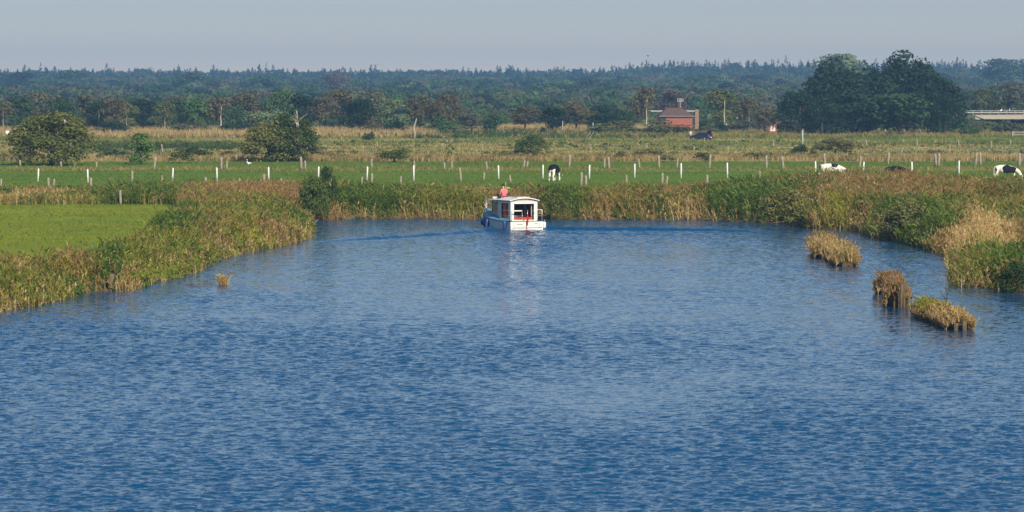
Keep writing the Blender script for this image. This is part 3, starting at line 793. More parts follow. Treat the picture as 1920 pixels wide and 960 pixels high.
def scrub(y0, y1, x0, x1, n, hmin, hmax, pals, thr=.45, seed=0):
    for _ in range(n):
        px = rng.uniform(x0, x1); x, y, _z = gp(px, rng.uniform(y0, y1))
        if vnoise(np.array([x*.5]), np.array([y*.3]), 10, seed)[0] < thr: continue
        h = rng.uniform(hmin, hmax); w = h*rng.uniform(.8, 2.2); k = 5
        cs = np.stack([x+rng.normal(size=k)*w*.4, y+rng.normal(size=k)*w*.4, GZ+h*rng.uniform(.2, .7, k)], 1)
        lobes_cloud(cs, np.repeat(rng.uniform(.25, .4, (k, 1))*h, 3, 1), 70, .16+.10*h, pals[rng.integers(len(pals))], sb_, .35)
PO = ((.05,.075,.018),(.15,.16,.04)); PR = ((.10,.075,.03),(.22,.15,.06)); PD = ((.03,.06,.016),(.08,.11,.03)); PT = ((.25,.17,.07),(.42,.30,.13))
scrub(289, 301, -40, 1960, 330, .35, .9, (PO, PR, PT, PO), .42, 3)
scrub(266, 284, -40, 1960, 260, .3, .8, (PO, PT, PD), .45, 5)
scrub(246, 258, 620, 1260, 260, .6, 1.3, (PD, PO, PD), .38, 7)
scrub(246, 262, -40, 1960, 220, .5, 1.1, (PO, PT, PR), .42, 9)
scrub(272, 285, 160, 470, 90, .5, 1.0, (PD,), .3, 11)
tag(link('pasture_scrub', sb_.mesh('pasture_scrub'), mat=M_LEAF), kind='stuff')
o = link('rough_grass', pf.mesh('rough_grass'), mat=M_REED); tag(o, kind='stuff')
pm = Poly()
band(384, 520, 9, .09, .05, cmix((.16, .24, .02), (.28, .30, .028), 9, 12), pm, x0=-250, x1=345, nb=2)
band(303, 362, 2.6, .10, .07, cmix((.10, .19, .018), (.13, .20, .02), 9, 13), pm, nb=2)
band(262, 296, .7, .22, .1, cmix((.08, .15, .03), (.13, .17, .05), 15, 14), pm, nb=2)
band(384, 512, .35, .24, .035, cmix((.10, .15, .03), (.24, .24, .06), 6, 15, .5), pm, x0=-250, x1=345, nb=4, thr=.42, seed=71)
band(304, 360, .16, .30, .05, cmix((.09, .14, .03), (.24, .23, .06), 8, 16, .5), pm, nb=4, thr=.45, seed=73)
o = link('meadow_grass', pm.mesh('meadow_grass'), mat=M_REED); tag(o, kind='stuff')
#@@VEG_END

# ------------------------------------------------------------------ near bushes and field shrubs
OLB = ((.040, .062, .012), (.145, .150, .030)); RUS = ((.070, .075, .020), (.175, .165, .045)); DKB = ((.014, .036, .009), (.050, .078, .018))
def bush(px, pb, pt, wpx, pal, n, size, label, style='dome', trunk=True, group='single bushes in the rough pasture', z=GZ, name='bush', depth=1.0):
    x, y, _ = gp(px, pb, z); h = (pb-pt)*y/F; w = wpx*y/F*1.04
    me = crown_mesh('crown', style, n, size, pal, int(px), 0.0); me.materials.append(M_CROWN)
    o = empty(name, (x, y, z), 0, (w, w*depth, h)); tag(o, label, 'bush', group)
    link('crown', me, o)
    if trunk: link('trunk', TRUNK['dark'][int(px) % 3], o)
    return o
bush(96, 310, 212, 158, OLB, 12000, .036, 'large round dark green bush with herons on top, at the left of the pasture')
bush(263, 309, 250, 54, ((.05,.10,.02),(.10,.16,.035)), 3200, .06, 'small pointed bright green bush between the two large bushes', 'round')
bush(505, 303, 228, 100, RUS, 7000, .045, 'russet-green bush forming the sloping left half of the dead-topped bush')
bush(546, 303, 216, 98, ((.020,.044,.010),(.075,.10,.022)), 9000, .042, 'tall dark green bush under the bleached dead branches')
bush(997, 297, 251, 62, ((.045,.080,.018),(.11,.145,.035)), 4500, .055, 'single round green bush in the pasture above the cabin of the boat')
bush(738, 304, 278, 60, OLB, 2500, .06, 'low dark mound of a bush left of the round pasture bush', 'shrub')
bush(1567, 291, 259, 84, RUS, 3500, .055, 'wide brown-green scrub right of the grey pole', 'shrub')
bush(1500, 290, 270, 36, DKB, 900, .09, 'small dark scrub at the foot of the grey pole', 'shrub', False)
for px, pb, pt, w, pal, lab in [(210,297,280,66,DKB,'flat dark scrub between the heron bush and the pointed bush'),(340,306,281,44,OLB,'low olive scrub right of the pointed bush'),(365,296,277,52,DKB,'flat dark scrub further right of the pointed bush'),
    (432,294,283,40,OLB,'flat scrub touching the left edge of the russet bush'),(470,297,272,30,DKB,'small dark scrub at the left foot of the russet bush'),(690,266,250,24,DKB,'small bluish scrub far off in the left pasture'),
    (1165,300,283,28,OLB,'low scrub beyond the meadow, right of the cow grazing alone'),(1215,296,279,52,RUS,'low brown scrub beyond the meadow below the tall birch'),(945,296,282,30,RUS,'low brown scrub left of the round pasture bush'),
    (1255,304,289,40,RUS,'low brown scrub below the brick pump house'),(1320,302,286,40,OLB,'low scrub below the parked car'),(1425,300,286,60,OLB,'low scrub left of the wide brown-green scrub')]:
    bush(px, pb, pt, w, pal, 700, .10, lab, 'shrub', False, 'low scrub in the rough pasture', name='scrub')
bush(590, 410, 328, 56, ((.030,.060,.014),(.095,.130,.028)), 5000, .05, 'dark green willow bush on the bank where the left reeds end', z=.15, group='bushes on the river bank')
bush(616, 404, 313, 30, DKB, 2200, .07, 'slender dark green sapling just right of the willow bush on the bank', 'birch', z=.2, group='bushes on the river bank')
bush(1045, 408, 362, 36, OLB, 2000, .07, 'dark green bush in the bank reeds right behind the boat', z=.2, group='bushes on the river bank')
bush(1700, 447, 372, 90, ((.07,.095,.028),(.19,.18,.055)), 7000, .045, 'dark brownish bush leaning over the water at the inlet', z=.2, group='bushes on the river bank')
bush(1475, 420, 352, 90, ((.08,.095,.022),(.22,.20,.05)), 6500, .045, 'dark tangled bush above the bare driftwood branches', z=.2, group='bushes on the river bank')
bush(1905, 546, 488, 62, DKB, 5000, .05, 'dark green bush at the water edge, right border of the photo', z=.1, group='bushes on the river bank')

# ------------------------------------------------------------------ posts
def post(px, pt, pb, wpx, mat, label, group, tilt=0.0, name='fence_post', z=GZ):
    x, y, _ = gp(px, pb, z); h = (pb-pt)*y/F; r = wpx*y/F/2*(.85 if mat is M_WOODP else 1)
    m = MB(); rr = random.Random(int(px*7+pb)); b = rr.uniform(-.02, .02)
    if mat is M_WOODP:
        m.tube([(0, 0, -.1), (b, 0, h*.35), (-b, b, h*.7), (0, 0, h*.97), (0, 0, h)], [r, r*.97, r*.93, r*.9, r*.6], 8)
    else:
        m.tube([(0, 0, -.1), (0, 0, h*.5), (0, 0, h*.97), (0, 0, h)], [r, r, r, r*.6], 8)
    me = bpy.data.meshes.new(name); me.from_pydata(m.v, [], m.f); me.shade_smooth(); me.materials.append(mat)
    o = link(name, me, None, (x, y, z)); o.rotation_euler = (rr.uniform(-.03, .03), tilt, rr.random()*6)
    o.rotation_euler[2] = 0
    return tag(o, label, 'post', group)
ORD = ['first','second','third','fourth','fifth','sixth','seventh','eighth','ninth','tenth','eleventh','twelfth','thirteenth','fourteenth','fifteenth','sixteenth','seventeenth','eighteenth','nineteenth','twentieth',
       'twenty-first','twenty-second','twenty-third','twenty-fourth','twenty-fifth','twenty-sixth','twenty-seventh','twenty-eighth','twenty-ninth','thirtieth']
wp = [(71,316,341),(165,317,343),(323,315,342),(407,314,340),(504,313,339),(597,312,338),(688,312,338),(776,310,339),(935,310,336),(1018,309,335),(1105,309,335),(1190,307,334),(1277,306,334),(1364,305,334),(1530,302,334),(1618,303,332),(1710,303,331),(1798,301,330)]
for i, (px, pt, pb) in enumerate(wp):
    post(px, pt, pb, 3.0, M_PLAST, 'slim white fence post in the green meadow, %s white one from the left' % ORD[i], 'white posts across the green meadow', random.Random(i).uniform(-.05, .07), 'white_post')
nw = [(2,335,352),(91,333,352),(101,335,352),(171,333,351),(226,357,384),(215,360,383),(247,320,344),(304,329,346),(385,332,350),(450,334,350),(495,326,352),(528,334,351),(678,331,345),(697,325,345),(751,330,347),(864,314,340),(907,323,338),(957,328,342),(1090,323,349),(1099,329,349),(1175,328,345),(1242,324,346),(1250,330,346),(1326,328,346),(1412,328,344),(1425,321,344)]
for i, (px, pt, pb) in enumerate(nw):
    post(px, pt, pb, 6.0 if pb-pt > 17 else 5.0, M_WOODP, 'grey wooden post near the bank reeds, %s from the left' % ORD[i], 'wooden posts along the near side of the meadow', random.Random(i+40).uniform(-.08, .08), 'wooden_post')
fw = [(38,300,311),(115,303,313),(181,303,314),(289,294,319),(415,295,318),(425,302,318),(565,294,318),(573,301,318),(697,298,315),(777,301,318),(834,304,320),(847,302,317),(913,303,318),(982,300,315),(988,302,315),(1067,290,313),(1133,298,316),(1142,294,316),(1199,297,316),(1236,292,315),(1269,296,315),(1330,289,316),(1437,291,316),(1469,293,318),(1547,287,312),(1612,293,314),(1665,286,308),(1755,289,310),(1760,287,311),(1829,287,310)]
for i, (px, pt, pb) in enumerate(fw):
    post(px, pt, pb, 6.0 if pb-pt > 20 else 4.6, M_WOODP, 'grey wooden post on the weedy line across the meadow, %s from the left' % ORD[i], 'wooden posts on the far fence line of the meadow', random.Random(i+90).uniform(-.12, .12), 'wooden_post')
post(1838, 285, 310, 6.5, M_WOODP, 'thick wooden post on the meadow fence line, right one of a pair near the edge', 'wooden posts on the far fence line of the meadow', 0, 'wooden_post')
post(1911, 287, 312, 7.5, M_WOODP, 'thick wooden post standing behind the cow at the right edge', 'wooden posts on the far fence line of the meadow', .02, 'wooden_post')
fr = [(305,270,286),(480,268,280),(680,272,286),(708,266,276),(830,268,278),(838,262,272),(905,270,284),(1000,284,296),(1108,270,284),(1150,284,296),(1213,268,280),(1301,273,283),(1365,274,284),(1410,276,290),(1450,262,276),(1625,262,274),(1690,276,290),(1692,260,270),(1720,262,275),(1750,276,288),(1780,274,288),(1798,262,276),(1858,265,278),(1895,262,272),(1815,280,290),(640,256,264),(945,246,253),(960,245,252),(1160,238,247),(1540,243,252),(1565,244,253),(1600,244,252),(1660,242,252),(1695,243,252),(1725,240,250),(1310,248,256)]
STK = {i: (ORD[k]+' from the left' if k < 18 else ORD[len(fr)-1-k]+' from the right').replace('first from the left', 'leftmost').replace('first from the right', 'rightmost') for k, i in enumerate(sorted(range(len(fr)), key=lambda j: fr[j][0]))}
for i, (px, pt, pb) in enumerate(fr):
    post(px, pt, pb, 3.4, M_WOODP, 'small weathered stake in the rough pasture beyond the meadow, %s' % STK[i], 'stakes in the rough pasture', random.Random(i+200).uniform(-.15, .15), 'stake')

# ------------------------------------------------------------------ skinned bodies
def skin(name, verts, edges, mat, parent=None, sub=2, loc=None):
    me = bpy.data.meshes.new(name); me.from_pydata([v[:3] for v in verts], edges, []); o = bpy.data.objects.new(name, me); COL.objects.link(o)
    o.modifiers.new('skin', 'SKIN'); 
    for i, v in enumerate(verts):
        sv = me.skin_vertices[0].data[i]; sv.radius = (v[3], v[4] if len(v) > 4 else v[3])
    me.skin_vertices[0].data[0].use_root = True
    sb = o.modifiers.new('sub', 'SUBSURF'); sb.levels = sub; sb.render_levels = sub
    dg = bpy.context.evaluated_depsgraph_get(); nm = bpy.data.meshes.new_from_object(o.evaluated_get(dg)); nm.name = name
    bpy.data.objects.remove(o); bpy.data.meshes.remove(me)
    nm.shade_smooth(); nm.materials.clear(); nm.materials.append(mat)
    return link(name, nm, parent, loc)

def patch_mat(name, base, spot, spots, wob=.25):
    """hide with patches: spots = (x,y,z,r) in the animal's own coordinates"""
    m, nt, p = mat_new(name); tc = nt.nodes.new('ShaderNodeTexCoord'); acc = None
    no = N(nt, 'ShaderNodeTexNoise', Scale=4.0, Detail=2.0); nt.links.new(tc.outputs['Object'], no.inputs['Vector'])
    for x, y, z, r in spots:
        d = N(nt, 'ShaderNodeVectorMath', operation='DISTANCE'); d.inputs[1].default_value = (x, y, z); nt.links.new(tc.outputs['Object'], d.inputs[0])
        q = N(nt, 'ShaderNodeMath', operation='SUBTRACT'); nt.links.new(d.outputs['Value'], q.inputs[0]); q.inputs[1].default_value = r
        if acc is None: acc = q
        else:
            mn = N(nt, 'ShaderNodeMath', operation='MINIMUM'); nt.links.new(acc.outputs[0], mn.inputs[0]); nt.links.new(q.outputs[0], mn.inputs[1]); acc = mn
    ma = N(nt, 'ShaderNodeMath', operation='MULTIPLY_ADD'); nt.links.new(no.outputs[0], ma.inputs[0]); ma.inputs[1].default_value = wob; ma.inputs[2].default_value = -wob/2
    ad = N(nt, 'ShaderNodeMath', operation='ADD'); nt.links.new(acc.outputs[0], ad.inputs[0]); nt.links.new(ma.outputs[0], ad.inputs[1])
    lt = N(nt, 'ShaderNodeMath', operation='LESS_THAN'); nt.links.new(ad.outputs[0], lt.inputs[0]); lt.inputs[1].default_value = 0
    mx = nt.nodes.new('ShaderNodeMix'); mx.data_type = 'RGBA'; nt.links.new(lt.outputs[0], mx.inputs[0])
    mx.inputs[6].default_value = (*base, 1); mx.inputs[7].default_value = (*spot, 1); nt.links.new(mx.outputs[2], p.inputs['Base Color'])
    p.inputs['Roughness'].default_value = .8; p.inputs['Specular IOR Level'].default_value = .12
    return m
BLK, WHT = (.012, .011, .012), (.78, .74, .66)
def cow(loc, yaw, mat, label, s=1.12):
    o = empty('cow', loc, yaw, (s, s, s)); tag(o, label, 'cow', 'black and white cows in the green meadow')
    V = [(-.25,0,1.10,.36,.40),(-.85,0,1.16,.30,.33),(.35,0,1.08,.35,.40),(.72,0,1.14,.24,.32),(1.02,0,.95,.14,.19),(1.25,0,.62,.11,.15),(1.36,0,.42,.12,.13),(1.50,0,.16,.075,.08),
         (.62,.17,.82,.12),(.64,.19,.45,.07),(.62,.19,.30,.055),(.63,.19,.04,.065),(.66,-.17,.82,.12),(.74,-.19,.45,.07),(.74,-.19,.30,.055),(.76,-.19,.04,.065),
         (-.86,.18,.92,.18),(-.76,.21,.66,.11),(-.96,.21,.46,.07),(-.93,.21,.26,.055),(-.90,.21,.04,.065),(-.90,-.18,.92,.18),(-.90,-.21,.66,.11),(-1.12,-.21,.46,.07),(-1.10,-.21,.26,.055),(-1.06,-.21,.04,.065),
         (-1.14,0,1.30,.05),(-1.22,0,1.0,.03),(-1.22,0,.62,.028),(-1.21,0,.42,.05),(-.55,0,.80,.15),(-1.02,0,1.26,.17)]
    E_ = [(0,1),(0,2),(2,3),(3,4),(4,5),(5,6),(6,7),(3,8),(8,9),(9,10),(10,11),(3,12),(12,13),(13,14),(14,15),(1,16),(16,17),(17,18),(18,19),(19,20),(1,21),(21,22),(22,23),(23,24),(24,25),(1,31),(31,26),(26,27),(27,28),(28,29),(0,30)]
    skin('body', V, E_, mat, o)
    for sgn in (1, -1):
        m = MB(); m.loft([[(1.27,.10*sgn,.56),(1.31,.10*sgn,.50),(1.27,.11*sgn,.49)],[(1.24,.22*sgn,.58),(1.33,.23*sgn,.50),(1.25,.23*sgn,.47)],[(1.27,.32*sgn,.52),(1.29,.33*sgn,.49),(1.27,.32*sgn,.48)]], True, True)
        m.build('ear', mat, o, True)
    return o
mc1 = patch_mat('cow_hide_dark', WHT, BLK, [(-.5,0,1.25,.52),(.3,0,1.2,.60),(.9,0,1.0,.34),(-1.0,0,1.25,.34),(-.75,.35,1.0,.30),(1.25,0,.6,.28),(-.2,0,.95,.40)])
mc2 = patch_mat('cow_hide_white_patched', WHT, BLK, [(-1.12,0,1.05,.22),(.12,-.1,1.36,.34),(-.62,-.38,.95,.13),(1.2,0,.7,.3)])
mc3 = patch_mat('cow_hide_black', (.02,.018,.016), BLK, [(0,0,1,.8)])
mc4 = patch_mat('cow_hide_pied', WHT, BLK, [(-1.05,-.2,1.0,.17),(.05,-.2,1.05,.46),(.55,-.2,1.0,.34)])
x, y, z = gp(1040, 340); cow((x, y, z), math.radians(72), mc1, 'black cow with white legs seen from behind, grazing alone in the meadow', 1.16)
x, y, z = gp(1562, 337); cow((x, y, z), math.radians(-4), mc2, 'mostly white cow with a black rump and black back patch, behind the reeds', 1.12)
x, y, z = gp(1684, 342); cow((x, y, z), math.radians(6), mc3, 'all black cow with only its back showing above the brown reeds', 1.10)
x, y, z = gp(1888, 338); cow((x, y, z), math.radians(-12), mc4, 'white cow with one large black side patch, grazing at the right edge', 1.06)

# ------------------------------------------------------------------ birds
M_GREYB = noisy('grey_feathers', (.40, .42, .45), (.62, .62, .62), 9, .7, .2)
M_WHITEB = noisy('white_feathers', (.80, .80, .78), (.88, .88, .86), 9, .7, .2)
M_BEAK = noisy('orange_beak', (.6, .30, .06), (.7, .38, .08), 9, .5, .3)
def heron(loc, yaw, mat, label, s=1.0, up=1.0):
    o = empty('heron', loc, yaw, (s, s, s)); tag(o, label, 'bird', 'herons perched on the bushes')
    skin('body', [(0,0,.42,.11,.10),(-.24,0,.30,.07),(-.40,0,.20,.03),(.14,0,.52,.06),(.12,0,.66*up,.035),(.19,0,.80*up,.03),(.24,0,.86*up,.04),(.34,0,.86*up,.02),(.0,.05,.25,.03),(.0,.05,.0,.015),(.0,-.05,.25,.03),(0,-.05,0,.015)],
         [(0,1),(1,2),(0,3),(3,4),(4,5),(5,6),(6,7),(0,8),(8,9),(0,10),(10,11)], mat, o)
    m = MB(); m.tube([(.34,0,.86*up),(.50,0,.83*up)], [.02, .004], 6); m.build('beak', M_BEAK, o, True)
yb = gp(96, 310)[1]
heron((at(109, yb+1), yb-.5, elev(219, yb)), 1.2, M_GREYB, 'pale heron on the very top of the large round bush', .85)
heron((at(121, yb-3), yb-3.0, elev(232, yb-3)), -2.2, M_GREYB, 'hunched grey heron just below the top of the large round bush', .9, .75)
yb = gp(557, 304)[1]
heron((at(557, yb-1.8), yb-2.2, elev(238, yb-2)), 2.4, M_GREYB, 'hunched grey heron below the bleached dead branches', 1.0, .75)
x, y, z = gp(466, 309)
o = empty('egret', (x, y, z), 2.9, (.85,)*3); tag(o, 'white long-necked bird standing in the grass left of the russet bush', 'bird')
skin('body', [(0,0,.26,.14,.11),(-.30,0,.24,.08),(-.46,0,.24,.02),(.20,0,.32,.08),(.24,0,.50,.035),(.18,0,.68,.03),(.22,0,.78,.04),(.30,0,.76,.025),(.02,.06,.12,.03),(.02,.06,-.02,.02),(.02,-.06,.12,.03),(.02,-.06,-.02,.02)],
     [(0,1),(1,2),(0,3),(3,4),(4,5),(5,6),(6,7),(0,8),(8,9),(0,10),(10,11)], M_WHITEB, o)
m = MB(); m.tube([(.30,0,.76),(.42,0,.74)], [.02, .005], 6); m.build('beak', M_BEAK, o, True)
o = empty('flying_bird', (at(1215, 700), 700, elev(105, 700)), .4); tag(o, 'tiny dark bird flying in the sky above the tall birch', 'bird')
skin('body', [(0,0,0,.07),(.2,0,.02,.04),(-.25,0,0,.03)], [(0,1),(0,2)], M_BARK, o)
for sgn in (1, -1):
    MB().loft([[(.12,0,.03),(-.1,0,.03),(-.1,0,.01),(.12,0,.01)],[(.1,.3*sgn,.12),(-.08,.3*sgn,.12),(-.08,.3*sgn,.10),(.1,.3*sgn,.10)],[(-.02,.55*sgn,.05),(-.06,.55*sgn,.05),(-.06,.55*sgn,.04),(-.02,.55*sgn,.04)]], True, True).build('wing', M_BARK, o)
#@@ANIMALS_END

# ------------------------------------------------------------------ motor boat
M_HULL = noisy('cream_gelcoat', (.72, .70, .64), (.80, .78, .72), 1.6, .35, .5)
M_CAB = noisy('white_cabin_paint', (.74, .72, .66), (.82, .80, .74), 2.0, .4, .5)
M_BLUE = noisy('light_blue_deck', (.10, .30, .48), (.15, .38, .56), 2.5, .5, .4)
M_NAVY = noisy('navy_fender_vinyl', (.015, .045, .17), (.03, .08, .26), 3, .3, .5)
M_TRIM = noisy('dark_rubber_trim', (.02, .022, .03), (.05, .05, .06), 5, .6, .3)
M_STEEL = noisy('stainless_rail', (.55, .55, .55), (.68, .68, .68), 5, .3, .5, .6)
M_ORANGE = noisy('varnished_orange_wood', (.42, .10, .025), (.58, .17, .04), 4, .4, .5, stretch=(1, 1, 6))
M_REDC = noisy('red_bench_cushion', (.42, .03, .02), (.52, .05, .03), 4, .7, .3)
M_FLAG = noisy('red_flag_cloth', (.45, .02, .02), (.55, .04, .03), 4, .8, .2)
M_DARKIN = noisy('dark_wood_interior', (.035, .018, .012), (.09, .04, .022), 3, .6, .3)
M_CURT = noisy('rust_curtain', (.22, .05, .03), (.32, .09, .05), 7, .9, .1, stretch=(6, 6, .5))
M_TAN = noisy('tan_curtain', (.50, .30, .16), (.62, .40, .24), 7, .9, .1, stretch=(6, 6, .5))
M_RUST = noisy('rust_stain', (.40, .17, .05), (.55, .30, .12), 9, .8, .2)
M_YEL = noisy('yellow_paint', (.65, .48, .06), (.75, .56, .10), 5, .5, .4)
mgl, ntl, pgl = mat_new('window_glass'); pgl.inputs['Base Color'].default_value = (.10, .12, .13, 1); pgl.inputs['Roughness'].default_value = .05
pgl.inputs['Transmission Weight'].default_value = .55; pgl.inputs['Alpha'].default_value = .75
M_GLASS = mgl
bx0, by0, _ = gp(988, 431, 0)
boat = empty('motor_boat', (bx0, by0, 0), BYAW); tag(boat, 'white and blue cabin motor boat with navy fenders heading away on the river', 'boat')
ST = [(0,1.25,.60,1.22),(.9,1.29,.60,1.27),(2.2,1.32,.62,1.30),(3.6,1.27,.68,1.22),(4.8,1.12,.77,.96),(5.8,.86,.88,.58),(6.6,.52,.99,.28),(7.15,.20,1.07,.08),(7.35,.03,1.11,.02)]
def ring(y, hb, zs, hw):
    r_ = .35*max(0, y-5)/2.35
    L_ = [(-hb,y,zs),(-hb*.995,y,zs-.14),(-(hb*.45+hw*.55),y-r_*.5,zs*.35),(-hw,y-r_,-.02),(-hw*.75,y-r_,-.28),(0,y-r_,-.40)]
    return L_+[(-a,b,c) for a, b, c in reversed(L_[:-1])]
hm = MB(); hm.loft([ring(*q) for q in ST], False); hm.poly(ring(*ST[0])[::-1])
hm.build('hull', M_HULL, boat, False)
# upper blue strake-deck: slopes up and inboard from the sheer
def sheer(y):
    ys_ = [q[0] for q in ST]; return np.interp(y, ys_, [q[1] for q in ST]), np.interp(y, ys_, [q[2] for q in ST])
ysd = np.linspace(0.35, 7.3, 26)
for sgn in (-1, 1):
    m = MB(); R_ = []
    for y in ysd:
        hb, zs = sheer(y); ih = max(hb-.30, 0.01) if y < 5 else max(hb*.55-.05, .01); up = np.interp(y, [0, .8, 3.5, 6, 7.3], [.03, .08, .28, .26, .06])
        R_.append([(sgn*(hb+.004),y,zs+.005),(sgn*(hb-.02),y,zs+.05),(sgn*ih,y,zs+up),(sgn*ih,y,zs-.05)])
    m.loft(R_, False); m.build('side_deck', M_BLUE, boat, True)
m = MB(); m.loft([[(-(max(sheer(y)[0]*.55-.05, .01) if y >= 5 else sheer(y)[0]-.30),y,sheer(y)[1]+.22),((max(sheer(y)[0]*.55-.05, .01) if y >= 5 else sheer(y)[0]-.30),y,sheer(y)[1]+.22)] for y in np.linspace(4.3, 7.2, 9)], False)
m.build('foredeck', M_BLUE, boat)
m = MB(); m.loft([[(-sheer(y)[0]+.02,y,sheer(y)[1]+.006),(sheer(y)[0]-.02,y,sheer(y)[1]+.006)] for y in (0.0, .25, .55, 1.2)], False); m.build('aft_deck', M_CAB, boat)
for sgn in (-1, 1):
    m = MB(); m.tube([(sgn*(sheer(y)[0]+.02),y,sheer(y)[1]) for y in np.linspace(0, 7.3, 24)], .028, 6); m.build('rubbing_strake', M_TRIM, boat, True)
MB().tube([(-1.26,-.015,.61),(1.26,-.015,.61)], .025, 6).build('rubbing_strake', M_TRIM, boat, True)
MB().box((-1.12,-.022,.125),(1.17,-.002,.155)).build('boot_stripe', M_TRIM, boat)
MB().box((-1.245,.35,.10),(-1.215,1.35,.135)).build('boot_stripe', M_TRIM, boat)
m = MB()   # illegible small name and port on the transom
for i, (x_, w_, h_) in enumerate([(-.78,.05,.03),(-.70,.03,.07),(-.64,.06,.06),(-.54,.05,.03),(-.46,.06,.07),(-.37,.015,.10)]):
    m.box((x_,-.012,.39-h_/2),(x_+w_,-.003,.39+h_/2))
m.build('boat_name', M_TRIM, boat)
m = MB()
for i in range(6): m.box((.58+i*.047,-.012,.43),(.58+i*.047+.030,-.003,.465))
m.build('home_port_lettering', M_TRIM, boat)
m = MB(); m.box((-.08,-.014,.0),(.02,-.003,.34)); m.box((-1.0,-.014,.22),(-.975,-.003,.50)); m.box((.96,-.014,.10),(.99,-.003,.50)); m.build('rust_streaks', M_RUST, boat)
# wheelhouse
cab = empty('wheelhouse', (0, 0, 0)); cab.parent = boat
def cabpart(m, name, mat, **k): return m.build(name, mat, cab, **k)
CWx = 1.02
m = MB()    # aft frame: two posts, header
m.box((-CWx,.50,.60),(-.76,.60,1.96)); m.box((.76,.50,.60),(CWx,.60,1.96)); m.box((-.76,.50,1.80),(.76,.60,1.96)); m.box((-.76,.50,.60),(.76,.60,.68))
cabpart(m, 'aft_frame', M_CAB, bevel=.02)
for sgn in (-1, 1):
    m = MB(); x0, x1 = sorted((sgn*CWx, sgn*(CWx-.06)))
    m.box((x0,.603,.66),(x1,.98,1.98)); m.box((x0,2.25,.66),(x1,2.75,1.98)); m.box((x0,.98,1.82),(x1,2.25,1.98)); m.box((x0,.98,.66),(x1,2.25,.80))
    cabpart(m, 'side_wall', M_CAB, bevel=.015)
    m = MB(); R_ = []
    for y in (2.753, 3.0, 3.02, 3.85, 3.87, 4.1): pass
    xa, xb = sgn*CWx, sgn*.80
    def sx(y): return np.interp(y, [2.75, 4.6], [CWx-.02, .74])*sgn
    def wall(y0, y1, z0, z1, mm):
        mm.loft([[(sx(y0),y0,z0),(sx(y1),y1,z0)],[(sx(y0),y0,z1),(sx(y1),y1,z1)],[(sx(y0)-.04*sgn,y0,z1),(sx(y1)-.04*sgn,y1,z1)],[(sx(y0)-.04*sgn,y0,z0),(sx(y1)-.04*sgn,y1,z0)],[(sx(y0),y0,z0),(sx(y1),y1,z0)]], False)
    for a_0, a_1, b_0, b_1 in ((2.75,2.95,.75,1.98),(3.55,3.68,.75,1.98),(4.45,4.6,.75,1.98),(2.95,3.55,1.86,1.98),(3.68,4.45,1.86,1.98),(2.95,3.55,.75,1.12),(3.68,4.45,.75,1.12)): wall(a_0,a_1,b_0,b_1,m)
    cabpart(m, 'front_cabin_side', M_DARKIN if False else noisy('grey_window_frame', (.42, .42, .42), (.55, .54, .52), 3, .5, .4))
    for a_0, a_1 in ((2.97,3.53),(3.70,4.43)):
        m = MB(); m.loft([[(sx(a_0)-.02*sgn,a_0,1.12),(sx(a_1)-.02*sgn,a_1,1.12)],[(sx(a_0)-.02*sgn,a_0,1.86),(sx(a_1)-.02*sgn,a_1,1.86)]], False); cabpart(m, 'side_window', M_GLASS)
m = MB(); m.loft([[(-.74,4.6,.75),(-.70,4.5,1.98)],[(.74,4.6,.75),(.70,4.5,1.98)]], False); cabpart(m, 'front_window', M_GLASS)
# roofs
def roof(y0, y1, hw, zb, cam_, th, name, mat):
    m = MB(); R_ = []
    for y, k in ((y0, .97), (y0+.02, 1), (y1-.02, 1), (y1, .97)):
        top = [(hw*k*t, y, zb+th+cam_*(1-t*t)) for t in np.linspace(-1, 1, 13)]
        bot = [(hw*k*t, y, zb+cam_*(1-t*t)*.9) for t in np.linspace(1, -1, 13)]
        R_.append(top+bot)
    m.loft(R_, True, True); return cabpart(m, name, mat, smooth=False)
roof(.34, 2.80, 1.13, 2.0, .20, .045, 'aft_roof', M_CAB)
m = MB(); m.poly([(1.03*t, .505, 1.965) for t in (-1, 1)]+[(1.03*t, .505, 1.97+.17*(1-t*t)) for t in np.linspace(1, -1, 13)]); cabpart(m, 'roof_gable', noisy('beige_gable', (.50, .46, .38), (.58, .54, .46), 3, .6, .3))
m = MB(); m.box((-.35,.9,2.235),(.62,1.9,2.262)); cabpart(m, 'roof_hatch', M_CAB, bevel=.01)
roof(2.78, 4.75, 1.06, 1.985, .04, .04, 'front_roof', M_CAB)
MB().tube([(-1.13,.36,2.0),(-1.13,2.8,2.0)], .022, 5).build('roof_edge_trim', M_TRIM, cab)
# interior
cabpart(MB().box((-.95,.62,.52),(.95,4.45,.56)), 'cabin_floor', M_DARKIN)
m = MB(); m.box((-.95,2.80,.56),(.95,2.84,1.1)); m.box((-.95,2.80,1.1),(.02,2.84,1.95)); m.box((.26,2.80,1.1),(.95,2.84,1.95)); m.box((.02,2.80,1.7),(.26,2.84,1.95)); cabpart(m, 'bulkhead', M_DARKIN)
cabpart(MB().box((-.74,.72,.56),(.74,1.15,.86)), 'bench', M_REDC, bevel=.03)
cabpart(MB().box((-.93,.78,.62),(-.90,1.02,1.8)), 'curtain_or_dark_panel', M_CURT)
cabpart(MB().box((.90,1.0,.81),(.93,2.24,1.81)), 'curtain_or_dark_panel', M_DARKIN)  # dark panel added inside the starboard opening to darken the see-through cabin
cabpart(MB().box((.66,.80,.90),(.72,.84,1.78)), 'curtain_or_dark_panel', M_TAN)
cabpart(MB().box((-.74,2.0,.70),(-.30,2.04,1.76)), 'locker_door', noisy('dark_red_wood', (.08, .022, .014), (.14, .04, .025), 3, .6, .3))
cabpart(MB().box((-.97,1.95,.66),(-.72,1.99,1.80)), 'orange_door', M_ORANGE)
